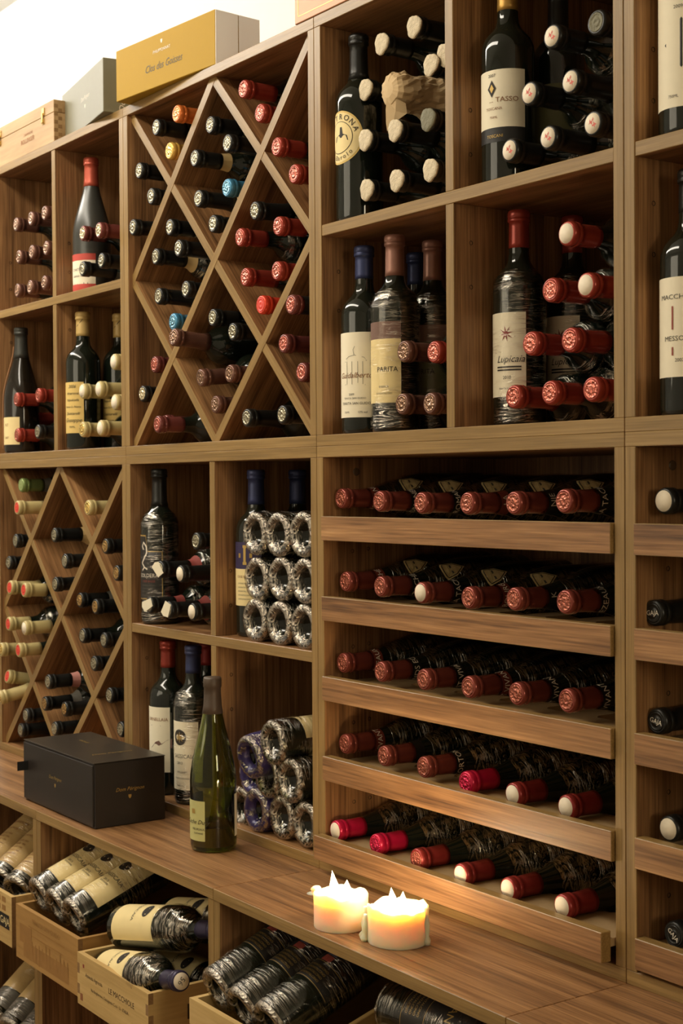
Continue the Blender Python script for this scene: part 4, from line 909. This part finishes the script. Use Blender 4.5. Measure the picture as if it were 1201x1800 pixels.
def candle(x, y, R, H, seed, label, flames, drips):
    root = tag(empty('pillar_candle', (x, y, ZCT+.0003)), label, 'candle', 'lit pillar candles on the counter')
    seg = 56; off = Vector((seed*5.3, 1.7*seed, 0))
    v, f, rows = [], [], []
    def rim(a): return H+.0065*mnoise.noise(Vector((math.cos(a)*1.7, math.sin(a)*1.7, seed*3.0)))+.003*mnoise.noise(Vector((math.cos(a)*4, math.sin(a)*4, seed*2.0)))
    prof = [(R*.985, 0.0), (R, .03), (R, .3), (R*.995, .6), (R*1.0, .86), (R*1.012, .96), (R*.985, 1.0), (R*.93, .985), (R*.90, .90), (R*.84, .80), (R*.5, .765), (R*.12, .76)]
    for (r, t) in prof:
        row = []
        for i in range(seg):
            a = 2*PI*i/seg
            z = t*(rim(a) if t > .5 else H) if t >= .9 or t < .5 else t*H
            rr = r*(1+.012*mnoise.noise(Vector((math.cos(a)*2, math.sin(a)*2, t*2))+off))
            row.append(len(v)); v.append((rr*math.cos(a), rr*math.sin(a), z))
        rows.append(row)
    for a, b in zip(rows, rows[1:]):
        for i in range(seg): f.append((a[i], a[(i+1) % seg], b[(i+1) % seg], b[i]))
    f.append(tuple(rows[0][::-1])); f.append(tuple(rows[-1]))
    link('wax_body', mesh(v, f, True), WAXC, root)
    for (fx, fy, fz, fh, fr, lean) in flames:
        fp = [(0, 0), (fr*.55, fh*.04), (fr*.95, fh*.16), (fr, fh*.27), (fr*.82, fh*.45), (fr*.5, fh*.66), (fr*.22, fh*.85), (0, fh)]
        me = lathe(fp, 14)
        for p in me.vertices:
            k = p.co.z/fh; p.co.x += lean*k*k; p.co.y += -.3*lean*k*k
        link('flame', me, FLAME, root, Matrix.Translation((fx, fy, fz)))
        link('wick', lathe([(0, 0), (.0011, 0), (.0009, .009), (0, .0095)], 8), WICK, root, Matrix.Translation((fx, fy, H*.755)))
    for (da, z0, z1, dr, out) in drips:
        n = 9; v, f = [], []
        for j in range(n):
            t = j/(n-1); z = z0+(z1-z0)*t
            rr = dr*(0.75+.5*abs(math.sin(t*5.3+seed)))*(1 if t > 0 else .6)*(1.5 if t < .2 else 1)
            cx, cy = (R*.99+out*(1-t))*math.cos(deg(da)), (R*.99+out*(1-t))*math.sin(deg(da))
            for i in range(12): v.append((cx+rr*math.cos(2*PI*i/12), cy+rr*math.sin(2*PI*i/12), z))
        for j in range(n-1):
            for i in range(12): f.append((j*12+i, j*12+(i+1) % 12, (j+1)*12+(i+1) % 12, (j+1)*12+i))
        f.append(tuple(range(11, -1, -1))); f.append(tuple(range((n-1)*12, n*12)))
        link('wax_drip', mesh(v, f, True), WAXC, root)
    ld = bpy.data.lights.new('candle_light', 'POINT'); ld.energy = CANDLE_W; ld.color = (1.0, 0.75, 0.48); ld.shadow_soft_size = 0.012
    lo = bpy.data.objects.new('candle_light', ld); COL.objects.link(lo); lo.parent = root; lo.location = (flames[0][0], flames[0][1], H+.022)
CANDLE_W = 0.65
candle(0.956, -0.150, .0385, .047, 1, 'lit cream pillar candle with lopsided melted lip, nearer the green bottle', [(-.012, -.002, .036, .037, .0085, -.012), (.008, .004, .036, .031, .0105, .003)], [(-150, .040, .052, .006, .004)])
candle(1.0585, -0.127, .0415, .049, 2, 'lit cream pillar candle with wax drips running down to the counter', [(-.014, .002, .038, .030, .0085, -.006), (.010, .0, .038, .033, .0095, .003)], [(-142, .0, .044, .0062, .006), (-128, .0, .036, .005, .004), (30, .0, .050, .004, .001)])
# ------------------------------------------------------------------ wooden crates and bottles in the base cabinets
def finger_edge(h, n, t, phase):
    """offsets of a comb-cut board end, bottom to top"""
    out = []
    for i in range(n):
        o = t if (i+phase) % 2 else 0.0
        out += [(o, h*i/n), (o, h*(i+1)/n)]
    return out
def crate(label, x0, y0, w, d, h, zb, m, n=5, t=.009):
    root = tag(empty('wine_crate', (x0+w/2, y0+d/2, zb)), label, 'crate', 'wooden wine crates in the base cabinets')
    inv = world(root).inverted()
    def end_board(name, yy):
        L_ = [(x0+o, z) for (o, z) in finger_edge(h, n, t, 0)]
        R_ = [(x0+w-o, z) for (o, z) in finger_edge(h, n, t, 0)]
        me = prism(L_+R_[::-1], t, 'y')
        me.materials.append(m); me.materials.append(ENDGRAIN)
        for p in me.polygons:
            if abs(p.normal.x) > .6 and (p.center.x < x0+.001 or p.center.x > x0+w-.001): p.material_index = 1
        for v in me.vertices: v.co.x -= x0+w/2; v.co.z -= h/2
        link(name, me, [m, ENDGRAIN], root, inv @ Matrix.Translation((x0+w/2, yy, zb+h/2)))
    end_board('front_board', y0); end_board('back_board', y0+d-t)
    for xx in (x0, x0+w-t):
        F = [(y0+o, z) for (o, z) in finger_edge(h, n, t, 1)]
        Bk = [(y0+d-o, z) for (o, z) in finger_edge(h, n, t, 1)]
        me = prism(F+Bk[::-1], t, 'x')
        me.materials.append(m); me.materials.append(ENDGRAIN)
        for p in me.polygons:
            if abs(p.normal.y) > .6 and (p.center.y < y0+.001 or p.center.y > y0+d-.001): p.material_index = 1
        # local X along the board so that the grain runs lengthwise
        for v in me.vertices:
            q = Vector((v.co.y-(y0+d/2), -(v.co.x-t/2), v.co.z-h/2)); v.co = q
        M = Matrix(((0, -1, 0, xx+t/2), (1, 0, 0, y0+d/2), (0, 0, 1, zb+h/2), (0, 0, 0, 1)))
        link('side_board', me, [m, ENDGRAIN], root, inv @ M)
    board('bottom_board', root, x0+t+.0004, x0+w-t-.0004, y0+t+.0004, y0+d-t-.0004, zb+.001, zb+.007, 'X', [m], 0)
    return root
def on_crate(root, s, size, x, y, z, xd, ink, shear=0.0, xs=1.0):
    o = world(root).translation
    return link('stamped_lettering', text_flat(s, size, shear, xs), PAPER[ink], root, frame((x-o.x, y-o.y, z-o.z), xd, (0, 0, 1)))
def mark(root, x, z, w, h, y, ink, name='stamped_mark'):
    o = world(root).translation
    return link(name, mesh([(-w/2, 0, -h/2), (w/2, 0, -h/2), (w/2, 0, h/2), (-w/2, 0, h/2)], [(0, 1, 2, 3)]), PAPER[ink], root, Matrix.Translation((x-o.x, y-o.y, z-o.z)))
ZS = -.9498
# the worn crate with a large faded print
c2 = crate('worn brown wooden crate with large faded print, three cream-labelled bottles on top', .026, -.252, .276, .46, .1005, ZS, PINEDARK, 1)
for k, (xx, zz, ww, hh) in enumerate(((.162, -.925, .20, .030), (.165, -.878, .16, .0022), (.072, -.898, .055, .034), (.165, -.893, .15, .0014))):
    mark(c2, xx, zz, ww, hh, -.2523-.00005*k, 'fade')
for k in range(13): mark(c2, .072+.0155*k, -.917+.006*math.sin(k*1.3), .004, .030+.010*math.sin(k*2.1), -.2526, 'fade')
on_crate(c2, 'TENUTA SAN GUIDO', .013, .165, -.2527, -.866, (1, 0, 0), 'fade')
# the stamped pale crate
c3 = crate('pale pine crate with stamped lettering and two navy-capped bottles', .327, -.265, .262, .46, .0885, ZS, PINE, 5)
on_crate(c3, 'Azienda Agricola', .0095, .392, -.2653, -.893, (1, 0, 0), 'crate_ink'); on_crate(c3, 'LE MACCHIOLE', .0135, .494, -.2653, -.8955, (1, 0, 0), 'crate_ink')
on_crate(c3, 'Via Bolgherese, Castagneto C.cci · LI · ITALIA', .0075, .450, -.2653, -.913, (1, 0, 0), 'crate_ink')
mark(c3, .343, -.935, .010, .012, -.2653, 'burn'); mark(c3, .352, -.880, .006, .006, -.2653, 'redgrey')
on_crate(c3, 'L E', .036, .5893, -.175, -.905, (0, 1, 0), 'crate_ink')
# the crate at the left edge with a black printed block
c1 = crate('wooden crate printed with small squares and a black block, at the lower left edge', -.292, -.240, .268, .46, .098, ZS+.0, PINE, 1)
for r in range(4):
    for k in range(9):
        if r == 3 and k > 5: continue
        mark(c1, -.275+.0265*k, -.864-.0165*r, .019, .0105, -.2403, 'fade')
mark(c1, -.062, -.905, .052, .028, -.2405, 'black'); on_crate(c1, 'GAJA', .020, -.058, -.2408, -.905, (1, 0, 0), 'cream')
# the crate of dark-labelled bottles
c4 = crate('pale crate beneath the candles holding three black-labelled bottles', .713, -.260, .246, .46, .1175, ZS, PINE, 3)
lid = board('loose_crate_board', None, 0, .40, 0, .009, -.085, 0, 'X', [PINE], .001)
lid.matrix_basis = Matrix.Translation((.968, -.222, -.8475)) @ Matrix.Rotation(deg(90), 4, 'Z') @ Matrix.Rotation(deg(-16), 4, 'Y') @ Matrix.Translation((.20, .0045, -.0425))
tag(lid, 'pale wooden board leaning beside the black-labelled bottles', 'board')
def tilted(x, y, z, tilt, yaw=0.0):
    d = Vector((math.sin(yaw)*math.cos(tilt), math.cos(yaw)*math.cos(tilt), math.sin(tilt)))
    return along((x, y, z), Vector((x, y, z))+d)
# three wrapped bottles on top of the worn crate, bases towards the room
for k, (x, z, w) in enumerate((((.0795), -.829, 'left'), (.156, -.832, 'middle'), (.2325, -.832, 'right'))):
    b = bottle(tilted(x, -.226, z, deg(21.5)), SM, 'black', 'cling-wrapped bottle with cream label and dark oval, %s of three on worn crate' % w, 'cream-labelled bottles on the worn crate')
    l = lab(b, SM, .034, .168, 70, 'cream', deg(96)); wrap_poly(l, SM, circ(.0115, sx=1.15), .120, 98, 'ink')
    txt(l, SM, 'SASSICAIA', .0115, .090, 112, 'grey'); txt(l, SM, '2013', .007, .076, 106, 'grey'); txt(l, SM, 'BOLGHERI', .005, .070, 108, 'grey')
    link('plastic_wrap', WRAPB[k], [WRAP, WRAPBASE], b)
# two bottles lying across the stamped crate and the ones half seen behind them
def across(basep, tip, label, style='navycap', seal=None, wrap_i=0):
    M = along(basep, tip, (0, -.55, 1))
    root = tag(empty('wine_bottle', mat=M), label, 'bottle', 'navy-capped bottles in the stamped crate')
    ALL_LABELS.append(label)
    link('glass_body', BODY[SM], GLASS, root)
    c = link('capsule', CAPM[(SM, .052)], FOIL['purple'], root)
    if seal:
        link('seal', SEALFLAT, SEAL['white'], c, cap_at(LEN[SM])); link('seal_lettering', text_flat(seal, .013), PAPER['grey'], c, cap_at(LEN[SM]+.001) @ Matrix.Rotation(deg(200), 4, 'Z'))
    l = lab(root, SM, .022, .152, 84, 'cream', deg(90)); wrap_poly(l, SM, circ(.0115, sx=1.15), .120, 92, 'ink')
    txt(l, SM, 'SASSICAIA', .010, .085, 88, 'grey')
    me = wrap_mesh(SM, .15, .236, .0022, 60+wrap_i); link('plastic_wrap', me, WRAPHEAVY, root)
    return root
across((.338, -.182, -.830), (.630, -.158, -.769), 'navy-capped cream-labelled bottle lying uppermost across the stamped crate', wrap_i=1)
across((.346, -.216, -.900), (.628, -.232, -.836), 'lower navy-capped bottle in the stamped crate with pencilled white seal', seal='56', wrap_i=2)
across((.354, -.096, -.828), (.645, -.072, -.772), 'shadowed cream-labelled bottle behind the uppermost one in the stamped crate', wrap_i=3)
across((.345, -.112, -.9045), (.640, -.102, -.8995), 'half-hidden cling-wrapped bottle at the bottom of the stamped crate', wrap_i=4)
# three black-labelled bottles in the crate below the candles
for k, (x, z, w) in enumerate(((.7505, -.818, 'left'), (.8245, -.826, 'middle'), (.8990, -.826, 'right'))):
    b = bottle(tilted(x, -.232, z, deg(22.5)), SM, 'black', 'cling-wrapped bottle with black gold-lettered label, %s of three under candles' % w, 'black-labelled bottles under the candles')
    l = lab(b, SM, .072, .190, 84, 'black', deg(96))
    for zz in (.0735, .110, .187): bar(l, SM, zz, .0008, 14, 176, 'goldink')
    for j in range(4): txt(l, SM, 'DI MONTALCINO', .0052, .080+.0066*j, 100, 'goldink')
    bar(l, SM, .118, .012, 84, 112, 'redgrey'); bar(l, SM, .130, .010, 84, 112, 'bluegrey'); txt(l, SM, '2009', .0045, .124, 56, 'goldink')
    txt(l, SM, 'SANTI', .0185, .150, 112, 'goldink', xs=.95); txt(l, SM, 'BRUNELLO', .0085, .174, 116, 'goldink')
    link('plastic_wrap', WRAPB[k+1], [WRAP, WRAPBASE], b)
b = bottle(along((1.055, -.130, -.775), (1.350, -.105, -.768), (0, -.6, 1)), SM, 'black', 'black-labelled bottle lying sideways at the bottom edge under the counter')
l = lab(b, SM, .050, .180, 84, 'black', deg(90))
for zz in (.0515, .095): bar(l, SM, zz, .0008, 10, 170, 'goldink')
for j in range(4): txt(l, SM, 'DI MONTALCINO', .0056, .060+.0075*j, 92, 'goldink')
txt(l, SM, 'LO-SANTI', .018, .135, 84, 'goldink', xs=.95)
link('plastic_wrap', WRAPB[0], [WRAP, WRAPBASE], b)
board('bottle_rest', None, 1.03, 1.34, -.185, .02, -.832, -.8138, 'X', [PINE], .001)
bpy.data.objects['bottle_rest'].name = 'crate_board'
tag(bpy.data.objects['crate_board'], 'flat pale board carrying the sideways black-labelled bottle', 'board')
for yy in (-.17, .0): board('support_block', bpy.data.objects['crate_board'], 1.04, 1.33, yy, yy+.018, ZS+.0002, -.8321, 'X', [PINE], .001)
# gold-labelled bottles at the lower left
for k, (x, y, z, w) in enumerate(((-.2500, -.204, -.860, 'leftmost'), (-.1650, -.204, -.860, 'middle'), (-.0800, -.204, -.860, 'rightmost'))):
    b = bottle(tilted(x, y, z, deg(26.5), deg(-20)), SM, 'black', 'tan-labelled bottle tilted up in the square-printed crate, %s' % w, 'tan-labelled bottles in the left-edge crate')
    l = lab(b, SM, .022, .176, 88, 'tan', deg(112)); txt(l, SM, 'BARBARESCO', .009, .125, 84, 'burn'); txt(l, SM, 'PIEMONTE', .007, .105, 84, 'burn')
    for j in range(5): txt(l, SM, 'GRAND VIN', .006, .088-.010*j, 84, 'burn')
    link('plastic_wrap', WRAPB[k+2], [WRAP, WRAPBASE], b)
for k, (x, w) in enumerate(((-.335, 'leftmost'), (-.250, 'second'), (-.165, 'third'), (-.080, 'rightmost'))):
    b = bottle(tilted(x, -.150, -1.200, deg(30), deg(-20)), SM, 'black', 'tan-labelled bottle tilted up under the square-printed crate, %s' % w, 'tan-labelled bottles below the left-edge crate')
    l = lab(b, SM, .060, .180, 88, 'tan', deg(112)); lab(b, SM, .014, .058, 88, 'grey', deg(112), name='lower_label')
    link('plastic_wrap', WRAPB[(k+1) % 5], [WRAP, WRAPBASE], b)
c5 = crate('pine crate under the square-printed one, holding tilted tan-labelled bottles', -.60, -.185, .575, .45, .162, -1.4015, PINE, 3)

# ------------------------------------------------------------------ boxes on top of the cabinets
ZT = ZTT+.0003
def lay(name, label, o, ang, l, d, h, m, cat='box', bev=.001):
    M = Matrix.Translation(o) @ Matrix.Rotation(ang, 4, 'Z')
    root = tag(empty(name, mat=M), label, cat, 'boxes on top of the cabinets')
    board('box_body', root, 0, l, 0, d, 0, h, 'X', [m], bev, mtx=M)
    return root, M
GOLDBOX = plain('gold_card', srgb(176, 140, 44), 0.6, 0.0, var=0.03, Specular_IOR_Level=0.15)
r, M = lay('gift_box', 'gold champagne box with script lettering, jutting over the cabinet edge', (.033, -.030, ZT), math.atan2(.032, .330), .331, .10, .0985, GOLDBOX)
flat(r, 'PHILIPPONNAT', .0085, (.160, -.0004, .066), (1, 0, 0), (0, 0, 1), PAPER['whiteink']); shield(r, (.160, -.0004, .082), (1, 0, 0), (0, 0, 1), .006, PAPER['whiteink'])
flat(r, 'Clos des Goisses', .020, (.165, -.0004, .038), (1, 0, 0), (0, 0, 1), PAPER['grey'], .35, .9)
WHITEBOX = plain('white_card', srgb(240, 238, 232), 0.6, var=0.01)
board('end_flap', r, .3311, .3326, .0006, .0505, .0006, .0980, 'X', [WHITEBOX], .0004, mtx=M); board('end_flap', r, .3311, .3326, .0525, .0995, .0006, .0980, 'X', [WHITEBOX], .0004, mtx=M)
GREYBOX = plain('grey_green_card', srgb(124, 120, 98), 0.5, var=0.06, bscale=40)
ang = math.atan2(-.053, .314)
r, M = lay('gift_box', 'grey-green champagne box with small white emblem between wooden crate and gold box', (-.046-.318*math.cos(ang), -.020-.318*math.sin(ang), ZT), ang, .318, .115, .1085, GREYBOX)
flat(r, 'Dom Pérignon', .0135, (.185, -.0004, .060), (1, 0, 0), (0, 0, 1), PAPER['whiteink'], .35, .8); shield(r, (.185, -.0004, .042), (1, 0, 0), (0, 0, 1), .007, PAPER['whiteink'])
flat(r, 'Dom Pérignon', .018, (.3184, .040, .055), (0, 0, 1), (0, -1, 0), PAPER['whiteink'], .35)
# pale hinged crate
M = Matrix.Translation((-.690, .002, ZT))
r = tag(empty('champagne_crate', mat=M), 'pale wooden champagne crate with brass clasps on the cabinet top', 'crate', 'boxes on top of the cabinets')
board('crate_body', r, 0, .355, 0, .20, 0, .064, 'X', [PALE], .0008, mtx=M); board('lid', r, 0, .355, 0, .20, .0648, .0915, 'X', [PALE], .0008, mtx=M)
for k in range(5): board('finger_joint', r, .3548, .3553, .0005, .0095, .004+.0175*k, .012+.0175*k, 'X', [ENDGRAIN], 0, mtx=M)
for k in range(4): board('finger_joint', r, .3548, .3553, .0105, .0195, .0125+.0175*k, .0205+.0175*k, 'X', [ENDGRAIN], 0, mtx=M)
BRASS = plain('brass', srgb(214, 180, 104), 0.25, 0.9)
for cx in (.052, .300):
    q = board('clasp', r, cx-.007, cx+.007, -.0022, 0, .0665, .0830, 'X', [BRASS], .0006, mtx=M)
    board('clasp_hook', q, cx-.004, cx+.004, -.0045, -.0022, .0500, .0720, 'X', [BRASS], .0006, mtx=M)
    board('clasp_plate', q, cx-.006, cx+.006, -.0020, 0, .0480, .0600, 'X', [BRASS], .0006, mtx=M)
flat(r, 'CHAMPAGNE', .0085, (.215, -.0005, .044), (1, 0, 0), (0, 0, 1), PAPER['burn']); flat(r, 'BOLLINGER', .0145, (.212, -.0005, .030), (1, 0, 0), (0, 0, 1), PAPER['burn'])
COPPER = plain('rose_copper_card', srgb(190, 136, 98), 0.45, 0.15, var=0.03)
r, M = lay('gift_box', 'rose-copper box with thin gold border at the top edge of the picture', (.628, -.002, ZT), 0.0, .33, .12, .125, COPPER)
for (a0, a1, c0, c1) in ((.010, .0112, .010, .115), (.010, .320, .010, .0112)): board('gold_border', r, a0, a1, -.0004, .0004, c0, c1, 'X', [FOIL['gold']], 0, mtx=M)

_seen = {}
for s in ALL_LABELS: _seen[s] = _seen.get(s, 0)+1
for s, n in _seen.items():
    if n > 1: print('DUPLICATE LABEL', n, s)
    if len(s.split()) > 16: print('LONG LABEL', s)
